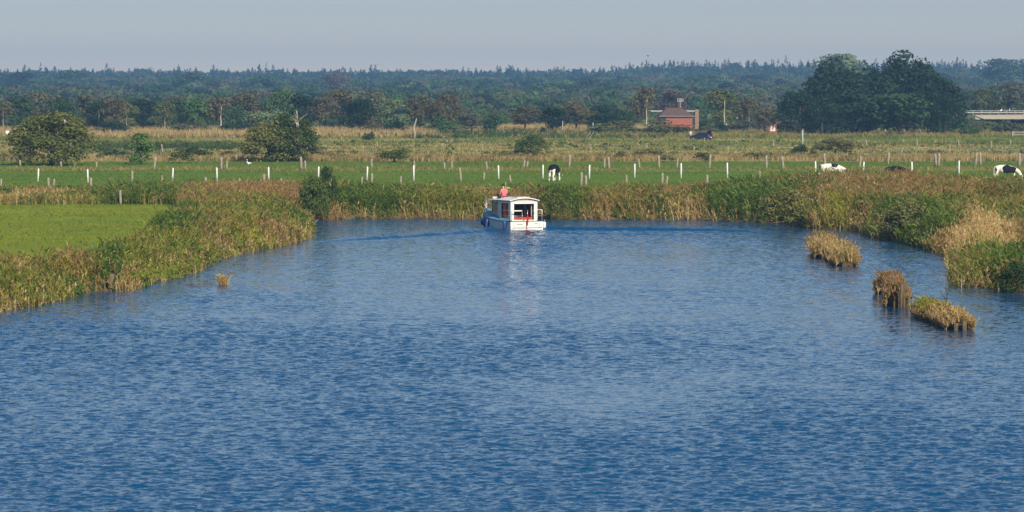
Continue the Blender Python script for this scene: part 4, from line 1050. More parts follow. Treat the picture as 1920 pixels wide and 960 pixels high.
cabpart(MB().box((-.93,1.05,.80),(-.74,2.0,.86)), 'window_sill', M_ORANGE)
cabpart(MB().box((.28,1.6,.86),(.34,1.66,1.55)).box((.15,1.58,1.3),(.5,1.64,1.36)), 'steering_column', M_TRIM)
# rails
m = MB(); m.tube([(-1.12,.12,.60),(-1.12,.12,1.34),(-.32,.10,1.36),(-.30,.10,.60)], .02, 6); m.tube([(-1.12,.12,.96),(-.31,.10,.97)], .012, 5)
m.build('stern_rail', M_STEEL, boat, True)
MB().box((-.98,.07,1.29),(-.36,.12,1.37)).build('rail_pad', M_CAB, boat, bevel=.02)
m = MB(); m.tube([(.42,.10,.60),(.42,.10,1.30),(.55,.10,1.38),(1.20,.12,1.40),(1.20,.12,.60)], .02, 6); m.tube([(.42,.10,.97),(1.20,.12,.98)], .012, 5); m.build('stern_rail', M_STEEL, boat, True)
m = MB(); m.tube([(-1.16,.2,1.35),(-1.18,1.9,1.36),(-1.2,1.9,.72)], .014, 5); m.tube([(-1.16,.2,.98),(-1.18,1.9,1.0)], .010, 5); m.build('side_rail', M_STEEL, boat, True)
m = MB()
m.tube([(-.62,5.75,.92),(-.66,5.85,1.72),(-.30,6.9,1.86),(0,7.30,1.86),(.30,6.9,1.86),(.66,5.85,1.72),(.62,5.75,.92)], .022, 6)
for sgn in (-1, 1): m.tube([(sgn*.40,6.6,1.0),(sgn*.40,6.65,1.82)], .018, 6)
m.tube([(0,7.25,1.1),(0,7.30,1.86)], .02, 6); m.tube([(-.64,5.8,1.3),(-.30,6.9,1.42),(0,7.28,1.42),(.30,6.9,1.42),(.64,5.8,1.3)], .012, 5)
m.build('bow_rail', M_STEEL, boat, True)
# fenders
def fender(x, y, z, r, h, mat=M_NAVY, tilt=0):
    f = MB(); n = 9; prof = [(0, .15), (.04, .6), (.12, .92), (.25, 1), (.75, 1), (.88, .92), (.96, .6), (1, .15)]
    f.loft([[(r*k*math.cos(a), r*k*math.sin(a), -h*t) for a in np.linspace(0, 6.283, 11)[:-1]] for t, k in prof], True, True)
    f.tube([(0,0,0),(0,0,.14)], .012, 5)
    o = f.build('fender', mat, boat, True); o.location = (x, y, z); o.rotation_euler = (0, tilt, 0); return o
fender(-1.44, .62, .62, .115, .60); fender(-1.26, 4.1, .66, .15, .74, tilt=.12); fender(-1.05, 5.05, .78, .14, .74, tilt=.05); fender(-1.0, 5.55, .74, .20, .58)
fender(1.44, .25, .55, .11, .58, M_CAB); fender(1.40, .55, .60, .11, .55)
MB().tube([(-.02,-.02,.50),(-.02,-.16,1.32)], .016, 6).build('flag_staff', M_STEEL, boat, True)
MB().ball((-.02,-.165,1.34), .035).build('staff_knob', M_TAN, boat, True)
m = MB(); R_ = []
for t in np.linspace(0, 1, 8):
    z_ = 1.12-.80*t; w_ = .025+.045*math.sin(t*2.8); yy = -.15+.05*t
    R_.append([(-.02+w_*math.cos(a)*(1+.25*math.cos(3*a)), yy+w_*.7*math.sin(a), z_) for a in np.linspace(0, 6.283, 10)[:-1]])
m.loft(R_, True, True); m.build('flag', M_FLAG, boat, True)
m = MB(); m.tube([(-.22,3.3,2.03),(-.22,3.3,3.25)], .022, 6); o = m.build('mast', M_TAN, boat, True)
m = MB(); m.tube([(-.22,3.28,2.84),(.12,3.28,2.84)], .03, 6); m.build('mast_bracket', M_YEL, o, True)
# things on the boat
def b2w(x, y, z): c, s_ = math.cos(BYAW), math.sin(BYAW); return (bx0+x*c-y*s_, by0+x*s_+y*c, z)
M_SKIN = noisy('skin', (.48, .28, .19), (.56, .34, .24), 6, .6, .3); M_HAIR = noisy('dark_hair', (.02, .014, .01), (.04, .03, .02), 20, .6, .3)
M_PINK = noisy('pink_shirt_cotton', (.50, .13, .15), (.60, .18, .20), 5, .85, .2); M_TROU = noisy('dark_trousers', (.03, .035, .05), (.06, .06, .08), 5, .85, .2)
per = empty('person', b2w(-.42, 3.15, 2.07), BYAW+.12, (1.12,)*3); tag(per, 'person in a pink shirt sitting on the boat roof with the back to the camera', 'person')
skin('body', [(0,0,.13,.17,.13),(0,-.01,.30,.145,.11),(0,-.01,.48,.165,.12),(0,.02,.60,.10,.08),(0,.05,.69,.055),(0,.08,.77,.075,.085),(0,.09,.86,.085,.095),(0,.085,.92,.06,.07),
   (.19,.0,.56,.065),(.25,.02,.36,.05),(.21,.20,.22,.042),(.13,.34,.25,.035),(-.19,.0,.56,.065),(-.25,.02,.36,.05),(-.21,.20,.22,.042),(-.13,.34,.25,.035),
   (.11,.12,.11,.10),(.14,.48,.26,.075),(.13,.72,.06,.05),(.13,.84,.04,.045),(-.11,.12,.11,.10),(-.14,.48,.26,.075),(-.13,.72,.06,.05),(-.13,.84,.04,.045)],
   [(0,1),(1,2),(2,3),(3,4),(4,5),(5,6),(6,7),(2,8),(8,9),(9,10),(10,11),(2,12),(12,13),(13,14),(14,15),(0,16),(16,17),(17,18),(18,19),(0,20),(20,21),(21,22),(22,23)], M_SKIN, per)
skin('shirt', [(0,-.005,.10,.20,.15),(0,-.015,.30,.19,.14),(0,-.015,.48,.215,.15),(0,.01,.62,.115,.09),(.20,0,.555,.08),(.26,.02,.36,.066),(-.20,0,.555,.08),(-.26,.02,.36,.066)],
   [(0,1),(1,2),(2,3),(2,4),(4,5),(2,6),(6,7)], M_PINK, per)
skin('trousers', [(0,.02,.10,.18,.12),(.12,.14,.115,.11),(.145,.48,.265,.085),(.135,.70,.08,.065),(-.12,.14,.115,.11),(-.145,.48,.265,.085),(-.135,.70,.08,.065)], [(0,1),(1,2),(2,3),(0,4),(4,5),(5,6)], M_TROU, per)
MB().ball((0,.07,.885), (.098,.105,.085), 12, 8).build('hair', M_HAIR, per, True)
bag = MB(); bag.ball((-.12,0,.09), (.15,.12,.10)); bag.ball((.09,.03,.11), (.13,.11,.12)); bag.tube([(.05,0,.2),(.12,0,.24)], .03)
o = bag.build('canvas_bag', noisy('cream_canvas', (.62, .58, .48), (.72, .68, .58), 6, .9, .1), None, True); o.location = b2w(-.78, 3.75, 2.055)
tag(o, 'small cream bundle lying on the boat roof left of the person', 'bag')

# ------------------------------------------------------------------ remains of an old revetment: overgrown clumps in the water
M_EARTH = noisy('wet_peat_bank', (.035, .024, .014), (.13, .085, .045), 5, .95, .1, bump=.5)
M_PILE = noisy('rotten_pile_wood', (.05, .036, .022), (.22, .165, .10), 4, .9, .1, stretch=(5, 5, .5))
def islet(pts, wid, eh, ph, kmix, label, piles=(), seed=0, n_=700):
    """pts: photo pixels of the centre line on the water, far end first"""
    g = np.array([gp(x, y, 0)[:2] for x, y in pts]); c = g.mean(0)
    o = empty('overgrown_piling', (c[0], c[1], 0)); tag(o, label, 'piling', 'overgrown remains of piling in the river')
    r = np.random.default_rng(seed); t = np.linspace(0, 1, 22); L = np.concatenate([[0], np.cumsum(np.hypot(*np.diff(g, axis=0).T))]); L /= L[-1]
    cx = np.interp(t, L, g[:, 0])-c[0]; cy = np.interp(t, L, g[:, 1])-c[1]
    m = MB(); R_ = []
    for i in range(22):
        w = wid*(.36+.16*r.random())*(1-.55*abs(2*t[i]-1)**6); h = eh*(.75+.4*r.random())*(1-.35*abs(2*t[i]-1)**8)
        R_.append([(cx[i]+w*a, cy[i], b) for a, b in ((-1,-.4),(-1.02,h*.35),(-.88,h*.8),(-.4,h),(.4,h*1.02),(.9,h*.75),(1.0,h*.3),(1,-.4))])
    m.loft(R_, True, True); m.build('earth_core', M_EARTH, o, False)
    q = Poly(); tt = r.random(n_); off = (r.random(n_)-.5)*wid*1.05
    P = np.stack([np.interp(tt, t, cx)+off, np.interp(tt, t, cy)+r.normal(size=n_)*.1], 1)
    kd = np.array([kmix(u) for u in tt]); kd = np.where(r.random(n_) < .2, r.choice([1, 2, 0], n_), kd)
    z = eh*.92-(np.abs(off)/wid*2)**2*eh*.55
    hv = ph*(1.15-.35*np.abs(off)/wid*2)*(.45+1.0*vnoise(P[:, 0]+c[0], P[:, 1]+c[1], .9, seed, 2))
    plants(P, kd, hv, q, .75, z, 1.7)
    # hanging rootlets and side growth
    k2 = n_//2; tt = r.random(k2); sg = np.sign(r.random(k2)-.5); P = np.stack([np.interp(tt, t, cx)+sg*wid*.52, np.interp(tt, t, cy)], 1)
    plants(P, np.where(r.random(k2) < .5, 2, 1), ph*(.25+.45*r.random(k2)), q, .7, r.random(k2)*eh*.6, 2.0)
    ob = link('grass_cover', q.mesh('grass_cover'), o, mat=M_REED)
    for px, py, hh, rr in piles:
        gx, gy, _ = gp(px, py, 0); m = MB(); m.tube([(gx-c[0],gy-c[1],-.4),(gx-c[0],gy-c[1]+.01,hh*.5),(gx-c[0]+.02,gy-c[1],hh)], [rr, rr*.96, rr*.85], 8); m.build('pile', M_PILE, o, True)
    return o
islet([(1546,472),(1547,478),(1550,485)], 1.35, .42, .85, lambda u: 2 if u > .3 else 1, 'tan grass clump in the water farthest along the broken piling line', [(1550,488,.4,.09)], 1, 900)
islet([(1578,487),(1582,494),(1588,500)], 1.15, .38, .85, lambda u: 2, 'round tan grass clump in the water just in front of the farthest one', [(1600,499,.8,.05)], 2, 900)
islet([(1664,546),(1668,552)], 1.05, .60, .42, lambda u: 4 if u < .5 else 1, 'reddish-green clump behind the tall bare pile in the water', [], 3, 600)
islet([(1680,560),(1682,570),(1683,577)], 1.0, .92, .32, lambda u: 1, 'tall narrow mossy stump with a bare yellowish pile on its right side', [(1695,577,1.30,.075),(1690,578,1.1,.07)], 4, 600)
islet([(1736,591),(1755,599),(1778,608),(1801,619)], 1.1, .42, .45, lambda u: 4 if u < .42 else 2, 'long low overgrown piling nearest the camera, green at its far end, tan at the near',
      [(1792,621,.34,.10),(1808,620,.38,.10)], 5, 1500)
def twig_thing(name, loc, segs, mat, label, cat, group=None, r=.02):
    m = MB()
    for s_ in segs: m.tube(s_, [r*(1-.6*i/(len(s_)-1)) for i in range(len(s_))], 5)
    me = bpy.data.meshes.new(name); me.from_pydata(m.v, [], m.f); me.shade_smooth(); me.materials.append(mat)
    return tag(link(name, me, None, loc), label, cat, group)
x, y, _ = gp(1775, 596, 0)
twig_thing('bare_sapling', (x, y, .4), [[(0,0,0),(.02,0,.5),(-.03,0,1.15)],[(0,0,.4),(-.22,.0,.62),(-.28,0,.80)],[(0,0,.6),(.12,0,.8)],[(0,0,.8),(-.15,0,.95)]], M_BARK, 'thin bare dark sapling sticking up from the long near piling', 'sapling', None, .03)
x, y, _ = gp(1709, 596, 0)
twig_thing('pile_stub', (x, y, -.2), [[(0,0,0),(.02,0,.5),(0,0,1.05)],[(0,0,1.05),(.05,0,1.15),(.22,0,1.0)]], M_PILE, 'thin leaning pale stake at the far end of the long near piling', 'stake', None, .06)
# small things by the left bank
x, y, _ = gp(420, 534, 0); q = Poly(); n_ = 220; P = rng.normal(size=(n_, 2))*np.array((.10, .1)); plants(P, np.full(n_, 2), .2+.55*rng.random(n_)**1.5, q, .6, np.full(n_, 0.0), 1.4)
o = link('grass_tuft', q.mesh('grass_tuft'), None, (x, y, 0), M_REED); tag(o, 'small tan grass tuft standing alone in the water near the left bank', 'grass tuft')
rr = random.Random(8)
x, y, _ = gp(388, 535, 0)
twig_thing('sunken_twigs', (x, y, 0), [[(u, 0, -.05), (u+rr.uniform(-.05, .05), 0, rr.uniform(.08, .30))] for u in [rr.uniform(-1.2, 1.0) for _ in range(14)]]+[[(-1.2,0,.03),(0,0,.05),(1.1,0,.02)]], M_PILE, 'row of short twigs poking out of the water left of the grass tuft', 'twigs', None, .014)
x, y, _ = gp(447, 497, 0)
twig_thing('sunken_twigs', (x, y, 0), [[(-.3,0,-.05),(-.32,0,.16)],[(-.3,0,.02),(.4,0,.03)],[(.1,0,0),(.14,0,.10)],[(.35,0,0),(.33,0,.14)]], M_PILE, 'tiny floating twigs beyond the grass tuft, near the left bank', 'twigs', None, .02)
x, y, _ = gp(206, 546, 0)
m = MB(); m.tube([(.08,-.1,-.3),(.06,-.1,.4),(.10,-.1,.86)], [.19,.17,.15], 9); m.tube([(-.35,0,-.3),(-.33,0,.5)], [.14,.12], 8)
o = m.build('wooden_stump', M_PILE, None, True); o.location = (x, y, 0); tag(o, 'old grey-topped wooden stump at the edge of the left bank', 'stump')
x, y, _ = gp(1480, 419, 0)
sg = []
for k in range(16):
    a = rr.uniform(-.2, .9); l = rr.uniform(.6, 1.7); sx_ = rr.uniform(.2, 1.6)
    sg.append([(sx_, .5, rr.uniform(.1, .4)), (sx_-l*.5, -.2, .25+l*.3*a), (sx_-l, -.7, .12+l*.45*a)])
twig_thing('driftwood', (x, y, 0), sg+[[(1.2,.2,.3),(0,-.4,.16),(-1.3,-.8,.08)]], noisy('bleached_branch', (.30, .24, .17), (.50, .42, .32), 6, .9, .1), 'tangle of bare pale driftwood branches at the foot of the right reeds', 'driftwood', None, .03)
x, y, _ = gp(582, 410, 0)
twig_thing('driftwood', (x, y, 0), [[(-.5,0,.28),(.1,-.1,.14),(.6,-.3,.03)]], M_PILE, 'short pale log at the water edge below the willow bush', 'driftwood', None, .06)
yb = gp(560, 304)[1]; sg = []
for k in range(17):
    a = rr.gauss(-.15, .65); l = rr.uniform(.5, 1.6); sg.append([(0,0,0),(math.sin(a)*l*.5, rr.uniform(-.3,.3), math.cos(a)*l*.5),(math.sin(a*1.25)*l, rr.uniform(-.5,.3), math.cos(a*1.1)*l)])
twig_thing('dead_branches', (at(559, yb-1), yb-1.5, elev(228, yb)), sg+[[(0,0,0),(0,.6,-.8),(0,1.6,-1.6)]], M_BLEACH, 'bleached dead branches sticking out of the top of the tall dark bush', 'dead tree', None, .05)
# white stems
for px, pt, pb, lean, lab in [(779,222,262,.5,'dead white stem standing alone in front of the brown trees left of centre')]:
    x, y, z = gp(px, pb); h = (pb-pt)*y/F; k = y/F
    twig_thing('dead_tree', (x, y, z), [[(-2*k,0,0),(-1*k,0,h*.35),(-3*k,0,h*.6),(0,0,h*.8),(2*k,0,h)]], M_BLEACH, lab, 'dead tree', None, .22)
# bindweed flowers in the right reeds
q = Poly(); n_ = 60; pxs = rng.uniform(1480, 1690, n_); P = np.array([gp(a, b)[:2] for a, b in zip(pxs, rng.uniform(383, 415, n_))]); B = np.stack([P[:, 0], P[:, 1], GZ+rng.uniform(1.0, 2.5, n_)], 1)
for dx in (0, 1):
    u = np.array((.055, 0, 0)); v = np.array((0, -.02, .05)); q.add(np.stack([B-u, B-v, B+u, B+v], 1), (.85, .85, .82))
tag(link('bindweed_flowers', q.mesh('bindweed_flowers'), mat=M_REED), kind='stuff')

# ------------------------------------------------------------------ brick pump house, weir frame, aerial
def brick_mat():
    m, nt, p = mat_new('red_brick'); tc = nt.nodes.new('ShaderNodeTexCoord'); b = nt.nodes.new('ShaderNodeTexBrick')
    mp = nt.nodes.new('ShaderNodeMapping'); mp.inputs['Rotation'].default_value = (math.radians(90), 0, 0); nt.links.new(tc.outputs['Object'], mp.inputs[0]); nt.links.new(mp.outputs[0], b.inputs['Vector'])
    b.inputs['Color1'].default_value = (.33, .085, .048, 1); b.inputs['Color2'].default_value = (.27, .068, .042, 1); b.inputs['Mortar'].default_value = (.32, .20, .15, 1); b.inputs['Scale'].default_value = 1.6; b.inputs['Mortar Size'].default_value = .015
    nt.links.new(b.outputs['Color'], p.inputs['Base Color']); p.inputs['Roughness'].default_value = .9; return m
M_GUT = noisy('grey_gutter', (.14, .14, .15), (.22, .22, .22), 3, .6, .3); M_BRICK = brick_mat(); M_TILE = noisy('clay_roof_tile', (.085, .055, .045), (.15, .09, .072), 2.5, .85, .2, stretch=(1, 1, 4))
M_CONC = noisy('pale_concrete', (.28, .28, .27), (.40, .39, .37), 3, .85, .2); M_DWIN = noisy('dark_opening', (.012, .016, .03), (.02, .026, .05), 3, .4, .4)
HY = 814.0; k = HY/F; hx = at(1269, HY); z0 = GZ
ho_ = empty('pump_house', (hx, HY, z0), math.radians(5)); tag(ho_, 'small red brick pump house with a hipped tile roof beyond the pasture', 'building')
wl2, wr2_, hh = (1239-1269)*k, (1298-1269)*k, elev(217, HY)-z0
MB().box((wl2,0,-.3),(wr2_,6.2,hh)).build('wall', M_BRICK, ho_)
ov = .42; rz_ = elev(202, HY)-z0
m = MB(); a_, b_, c_, d_ = (wl2-ov,-ov,hh-.05),(wr2_+ov,-ov,hh-.05),(wr2_+ov,6.6,hh-.05),(wl2-ov,6.6,hh-.05); r1, r2 = ((1254-1269)*k,2.6,rz_),((1281-1269)*k,2.6,rz_)
m.poly([a_,b_,r2,r1]); m.poly([b_,c_,r2]); m.poly([c_,d_,r1,r2]); m.poly([d_,a_,r1]); m.poly([a_,d_,c_,b_]); m.build('roof', M_TILE, ho_)
MB().box((wl2-ov-.03,-ov-.06,hh-.22),(wr2_+ov+.03,-ov-.003,hh-.02)).build('gutter', M_GUT, ho_)
wn = MB().box((wl2+.12,-.03,hh-1.15),(wl2+1.12,-.003,hh-.12)).build('window', M_DWIN, ho_)
MB().box((wl2+.04,-.05,hh-1.24),(wl2+1.22,-.032,hh-1.15)).build('sill', M_CONC, wn)
ay = HY+4; at_ = empty('aerial_mast', (at(1276, ay), ay, GZ)); tag(at_, 'thin rooftop aerial mast with a rack of short upright elements above the pump house', 'aerial')
ka = ay/F; z1 = elev(201, ay)-GZ-1.2; z2 = elev(190, ay)-GZ
MB().tube([(0,0,0),(0,0,z2)], .07, 6).tube([(-3*ka,0,z1),(-3*ka,0,z2)], .05, 5).build('pole', M_CONC, at_, True)
m = MB(); m.tube([(-6*ka,0,z2),(5*ka,0,z2)], .08, 5)
for q_ in (-5.5, -2.5, 0, 2, 4.5): m.tube([(q_*ka,0,z2-.1),(q_*ka,0,z2+6*ka)], .10, 5)
m.build('element_rack', M_CONC, at_)
WY_ = 836.0; kw = WY_/F; wf = empty('weir_frame', (at(1262, WY_), WY_, GZ)); tag(wf, 'pale horizontal weir beam on brown pillars running behind the brick pump house', 'weir')
zb = elev(208, WY_)-GZ
MB().box(((1214-1262)*kw,-.25,zb-.18),((1309-1262)*kw,.25,zb+.14)).build('beam', M_CONC, wf)
for pq in (1232, 1298): MB().box(((pq-1262)*kw-.18,-.2,-.2),((pq-1262)*kw+.18,.2,zb-.181)).build('post', M_BARK, wf)
MB().box(((1303-1262)*kw,-.4,-.2),((1310-1262)*kw,.4,elev(205, WY_)-GZ)).build('pillar', noisy('brown_pillar', (.20, .13, .08), (.32, .22, .14), 3, .9, .1), wf)

# ------------------------------------------------------------------ far road with its car, marker, signs
M_ASPH = noisy('asphalt', (.10, .10, .10), (.16, .16, .155), 1.5, .9, .2)
RY = 805.0
m = MB(); m.box((at(1340, RY),RY,GZ-.2),(at(1445, RY),RY+6,GZ+.9)); o = m.build('road', M_ASPH, None, bevel=.25); tag(o, kind='structure')
def car(loc, yaw, paint, label, hatch_open=False, s=1.0):
    o = empty('parked_car', loc, yaw, (s, s, s)); tag(o, label, 'car')
    W2 = .86
    body = [(-2.10,.45),(-2.14,.80),(-2.02,.98),(1.0,.96),(1.55,.88),(2.08,.74),(2.16,.50),(2.05,.28),(-2.0,.28)]
    m = MB(); m.loft([[(x, yy*W2, z*(1 if abs(yy) < 1 else .995)) for x, z in body] for yy in (-1, -.97, .97, 1)], True, True); m.build('body', paint, o, bevel=.04)
    m = MB(); lo_ = [(-1.95,.98),(1.05,.96)]; hi_ = [(-1.62,1.43),(.30,1.45)]
    m.loft([[(-1.95,-.80,.975),(1.05,-.80,.955),(1.05,.80,.955),(-1.95,.80,.975)],[(-1.66,-.66,1.40),(.32,-.66,1.42),(.32,.66,1.42),(-1.66,.66,1.40)]], True); m.build('windows', M_DWIN, o)
    m = MB(); m.loft([[(-1.68,-.67,1.40),(.34,-.67,1.42),(.34,.67,1.42),(-1.68,.67,1.40)],[(-1.58,-.58,1.46),(.22,-.58,1.48),(.22,.58,1.48),(-1.58,.58,1.46)]], True, True); m.build('roof', paint, o)
    for x in (-1.3, 1.32):
        for sg_ in (-1, 1):
            w = MB(); w.tube([(x,sg_*.70,.31),(x,sg_*.875,.31)], .31, 16); wo = w.build('wheel', M_TRIM, o, True)
            MB().tube([(x,sg_*.876,.31),(x,sg_*.885,.31)], .18, 12).build('rim', M_STEEL, wo)
    for sg_ in (-1, 1): MB().box((-2.17,sg_*.58-.16,.66),(-2.10,sg_*.58+.16,.92)).build('tail_light', noisy('tail_light_red', (.55, .02, .02), (.65, .05, .04), 4, .3, .5), o)
    MB().box((-2.165,-.26,.50),(-2.145,.26,.62)).build('number_plate', M_PLAST, o)
    if hatch_open:
        m = MB(); m.loft([[(-1.64,-.66,1.46),(-1.64,.66,1.46),(-1.66,.66,1.41),(-1.66,-.66,1.41)],[(-2.30,-.70,1.92),(-2.30,.70,1.92),(-2.34,.70,1.87),(-2.34,-.70,1.87)],[(-2.75,-.68,1.95),(-2.75,.68,1.95),(-2.75,.68,1.88),(-2.75,-.68,1.88)]], True, True); h = m.build('tailgate', paint, o)
        MB().box((-1.95,-.60,.62),(-1.90,.60,.985)).build('load_sill', M_TRIM, o)
    return o
M_NPAINT = noisy('dark_blue_car_paint', (.008, .02, .05), (.012, .03, .07), 2, .25, .5, coat=.6)
x, y, z = gp(1316, 263); car((x, y, z), math.radians(138), M_NPAINT, 'dark blue car with its tailgate up, parked in the rough pasture below the pump house', True, .97)
o = car((at(1403, RY+3), RY+3, GZ+.9-.55), math.radians(175), noisy('dark_grey_car_paint', (.03, .03, .035), (.05, .05, .055), 2, .3, .5, coat=.5), 'distant dark car on the far road left of the red-bordered sign', False, .95)
x, y, z = gp(1295, 263); pe = empty('person', (x, y, z), .3, (1.05,)*3); tag(pe, 'person in a pale top and dark trousers standing left of the dark blue car', 'person')
skin('body', [(0,0,.95,.15,.11),(0,0,1.15,.13,.10),(0,0,1.36,.17,.11),(0,0,1.50,.07),(0,.01,1.60,.075,.085),(0,.01,1.70,.08,.09),(.20,0,1.38,.055),(.27,.02,1.12,.045),(.24,.12,.92,.035),(-.20,0,1.38,.055),(-.27,.02,1.12,.045),(-.24,.12,.92,.035),
   (.10,0,.82,.09),(.11,.03,.48,.065),(.11,0,.08,.05),(.11,.14,.04,.045),(-.10,0,.82,.09),(-.11,.03,.48,.065),(-.11,0,.08,.05),(-.11,.14,.04,.045)],
   [(0,1),(1,2),(2,3),(3,4),(4,5),(2,6),(6,7),(7,8),(2,9),(9,10),(10,11),(0,12),(12,13),(13,14),(14,15),(0,16),(16,17),(17,18),(18,19)], M_SKIN, pe)
skin('shirt', [(0,0,.95,.17,.13),(0,0,1.15,.155,.12),(0,0,1.37,.19,.13),(0,0,1.47,.10),(.21,0,1.38,.07),(.28,.02,1.14,.058),(-.21,0,1.38,.07),(-.28,.02,1.14,.058)], [(0,1),(1,2),(2,3),(2,4),(4,5),(2,6),(6,7)], noisy('pale_grey_top', (.50, .46, .46), (.60, .56, .56), 4, .9, .1), pe)
skin('trousers', [(0,0,.93,.165,.125),(.10,0,.80,.105),(.115,.03,.48,.08),(.115,0,.12,.065),(-.10,0,.80,.105),(-.115,.03,.48,.08),(-.115,0,.12,.065)], [(0,1),(1,2),(2,3),(0,4),(4,5),(5,6)], M_TROU, pe)
MB().ball((0,-.01,1.72), (.09,.10,.085), 12, 8).build('hair', M_HAIR, pe, True)

M_REDP = noisy('sign_red_paint', (.55, .05, .04), (.65, .09, .07), 3, .6, .3)
def sign(px, pt, pb, base, w_px, label, kind):
    x, y, z = gp(px, base); kk = y/F; o = empty('sign', (x, y, z), .08); tag(o, label, 'sign')
    zt, zb_ = (base-pt)*kk, (base-pb)*kk; hw_ = w_px*kk/2
    if kind == 'red':
        for sg_ in (-1, 1): MB().tube([(sg_*hw_*.6,.06,-.1),(sg_*hw_*.6,.06,zt-.1)], .05, 6).build('post', M_STEEL, o, True)
        p = MB().box((-hw_,-.02,zb_),(hw_,.02,zt)).build('panel', M_REDP, o)
        bw = hw_*.36; MB().box((-hw_+bw,-.032,zb_+bw),(hw_-bw,-.022,zt-bw)).build('white_field', M_PLAST, p)
        c_ = (zt+zb_)/2; g = MB(); g.box((-.16,-.045,c_+.34),(.16,-.034,c_+.46)); g.box((-.055,-.045,c_-.10),(.055,-.034,c_+.34)); g.box((-.10,-.045,c_-.44),(.10,-.034,c_-.20)); g.build('symbol', M_TRIM, p)
    else:
        MB().tube([(0,.05,-.1),(0,.05,zt-.05)], .05, 6).build('post', M_STEEL, o, True)
        MB().box((-hw_,-.02,zb_),(hw_,.02,zt)).build('panel', M_PLAST if kind == 'white' else noisy('pale_blue_sign', (.45, .58, .72), (.55, .66, .78), 3, .5, .3), o, bevel=.01)
    return o
sign(1449, 231, 248, 251, 14, 'upright rectangular sign with a red border and a black symbol on white', 'red')
sign(14, 245, 251, 264, 6.5, 'small square white sign on a thin post near the left edge', 'white')
sign(1383, 218, 224, 238, 4, 'small pale blue sign on a white post by the far road', 'blue')
def pole(px, pt, pb, r, mat, label, lean=0.0, name='pole', group=None):
    x, y, z = gp(px, pb); h = (pb-pt)*y/F
    m = MB(); m.tube([(0,0,-.1),(lean*h*.5,0,h*.5),(lean*h,0,h)], [r, r*.95, r*.8], 7)
    me = bpy.data.meshes.new(name); me.from_pydata(m.v, [], m.f); me.shade_smooth(); me.materials.append(mat)
    return tag(link(name, me, None, (x, y, z)), label, 'pole', group)
M_GREYP = noisy('grey_metal_pole', (.34, .38, .40), (.46, .50, .52), 3, .5, .4)
pole(1505, 243, 276, .13, M_GREYP, 'tall thin grey pole standing alone in the pasture right of the centre')
pole(1112, 230, 252, .11, M_GREYP, 'short thin pale pole left of the wide low thicket')
pole(1055, 227, 252, .08, M_GREYP, 'thin pale pole in front of the dark round tree right of centre')
pole(1095, 247, 264, .05, M_WOODP, 'left of two thin stakes leaning right in the far rough grass', .75)
pole(1100, 247, 266, .05, M_WOODP, 'right of two thin stakes leaning right in the far rough grass', .70)
x, y, z = gp(1362, 245); kk = y/F; o = empty('marker_post', (x, y, z)); tag(o, 'white roadside marker post with a black band at the far road', 'marker post')
MB().tube([(0,0,0),(0,0,13*kk*.55)], .17, 8).build('shaft', M_PLAST, o, True); MB().tube([(0,0,13*kk*.55),(0,0,13*kk*.78)], .172, 8).build('black_band', M_TRIM, o, True); MB().tube([(0,0,13*kk*.78),(0,0,13*kk)], [.17,.12], 8).build('cap', M_PLAST, o, True)
# gate rail
x, y, z = gp(1912, 258); kk = y/F; o = empty('field_gate', (x, y, z)); tag(o, 'grey-white wooden rail gate at the right edge of the far pasture', 'gate')
for q_ in (-13, 10): MB().box((q_*kk-.1,-.1,-.1),(q_*kk+.1,.1,12*kk)).build('gate_post', M_CONC, o)
for zq in (11, 6): MB().box((-13*kk+.11,-.05,zq*kk-.12),(10*kk-.11,.05,zq*kk)).build('rail', M_CONC, o)
# distant tower
TY = 3700.0; o = empty('distant_tower', (at(709, TY), TY, float(zterr(TY)))); tag(o, 'slim pale tower rising faintly above the forest skyline left of centre', 'tower')
th = elev(117, TY)-float(zterr(TY)); M_TOW = noisy('pale_tower', (.42, .40, .38), (.5, .47, .44), .2, .8, .2)
MB().tube([(0,0,0),(0,0,th*.9)], [1.2, .75], 10).build('shaft', M_TOW, o, True); MB().tube([(0,0,th*.9),(0,0,th)], [.9, .5], 10).build('head', M_TOW, o, True)

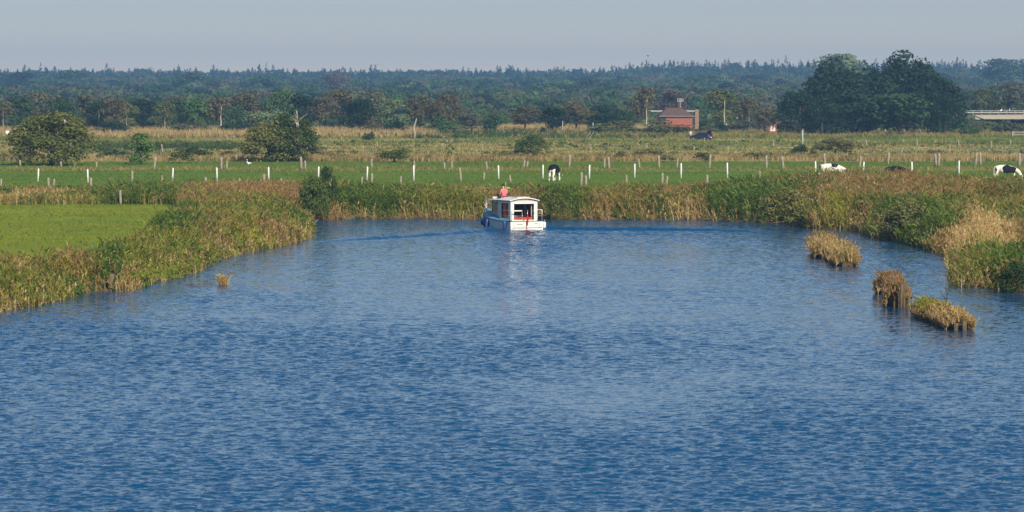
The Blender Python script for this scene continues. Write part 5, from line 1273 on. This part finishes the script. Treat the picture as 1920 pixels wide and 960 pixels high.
# ------------------------------------------------------------------ road bridge at the right edge
BY = 850.0; kb = BY/F; bxl = at(1812, BY); br = empty('road_bridge', (bxl, BY, GZ)); tag(br, 'pale concrete road bridge with a grey guard rail at the right edge', 'bridge')
zt_ = elev(215.5, BY)-GZ; zd = elev(223.5, BY)-GZ; Lb = 34
m = MB(); m.loft([[(2.0,0,zt_-.15),(2.0,0,zt_),(2.0,7,zt_),(2.0,7,zt_-.15)],[(4.0,0,zd),(4.0,0,zt_),(4.0,7,zt_),(4.0,7,zd)],[(Lb,0,zd+.1),(Lb,0,zt_+.15),(Lb,7,zt_+.15),(Lb,7,zd+.1)]], True, True); m.build('deck', noisy('beige_concrete', (.34, .29, .23), (.44, .39, .31), 2, .85, .2), br)  # deck in beige concrete, warmer than the abutment and pier
m = MB(); m.box((-8,-.25,zt_+.42),(Lb,-.12,zt_+.70)); m.build('guard_rail', M_CONC, br)
m = MB(); m.box((-8,-.12,zt_+.95),(Lb,-.06,zt_+1.03))
for i in range(22): m.box((-8+i*1.9,-.10,zt_-.1),(-8+i*1.9+.09,-.02,zt_+1.0))
m.build('railing', M_GREYP, br)
m = MB(); m.box((2.0,.3,-.3),(3.4,6.7,zt_-.2)); m.build('abutment', M_CONC, br)
for xq in (16.0,): MB().box((xq,.5,-.3),(xq+.8,6.5,zd-.01)).build('pier', M_CONC, br)
m = MB(); m.loft([[(-14,0,-.3),(-14,7,-.3),(-14,7,zt_*.9),(-14,0,zt_*.9)],[(2.0,0,-.3),(2.0,7,-.3),(2.0,7,zt_-.01),(2.0,0,zt_-.01)]], True, True); m.build('embankment', noisy('grassy_embankment', (.05, .08, .03), (.10, .13, .05), 2, .95, .1), br)
for i, (pxq, pyt) in enumerate([(1877, 204.5), (1893, 205.5)]):
    o = empty('gull', (at(pxq, BY-.1), BY-.18, GZ+zt_+.70), 1.2*i+.4, (1.15,)*3); tag(o, 'white bird on the bridge guard rail, %s of two' % ('left' if i == 0 else 'right'), 'bird', 'white birds on the bridge rail')
    skin('body', [(0,0,.30,.13),(-.22,0,.24,.08),(-.42,0,.22,.02),(.12,0,.46,.08),(.17,0,.56,.07),(.27,0,.55,.02),(0,.04,.14,.02),(0,.04,0,.012),(0,-.04,.14,.02),(0,-.04,0,.012)], [(0,1),(1,2),(0,3),(3,4),(4,5),(0,6),(6,7),(0,8),(8,9)], M_WHITEB, o)
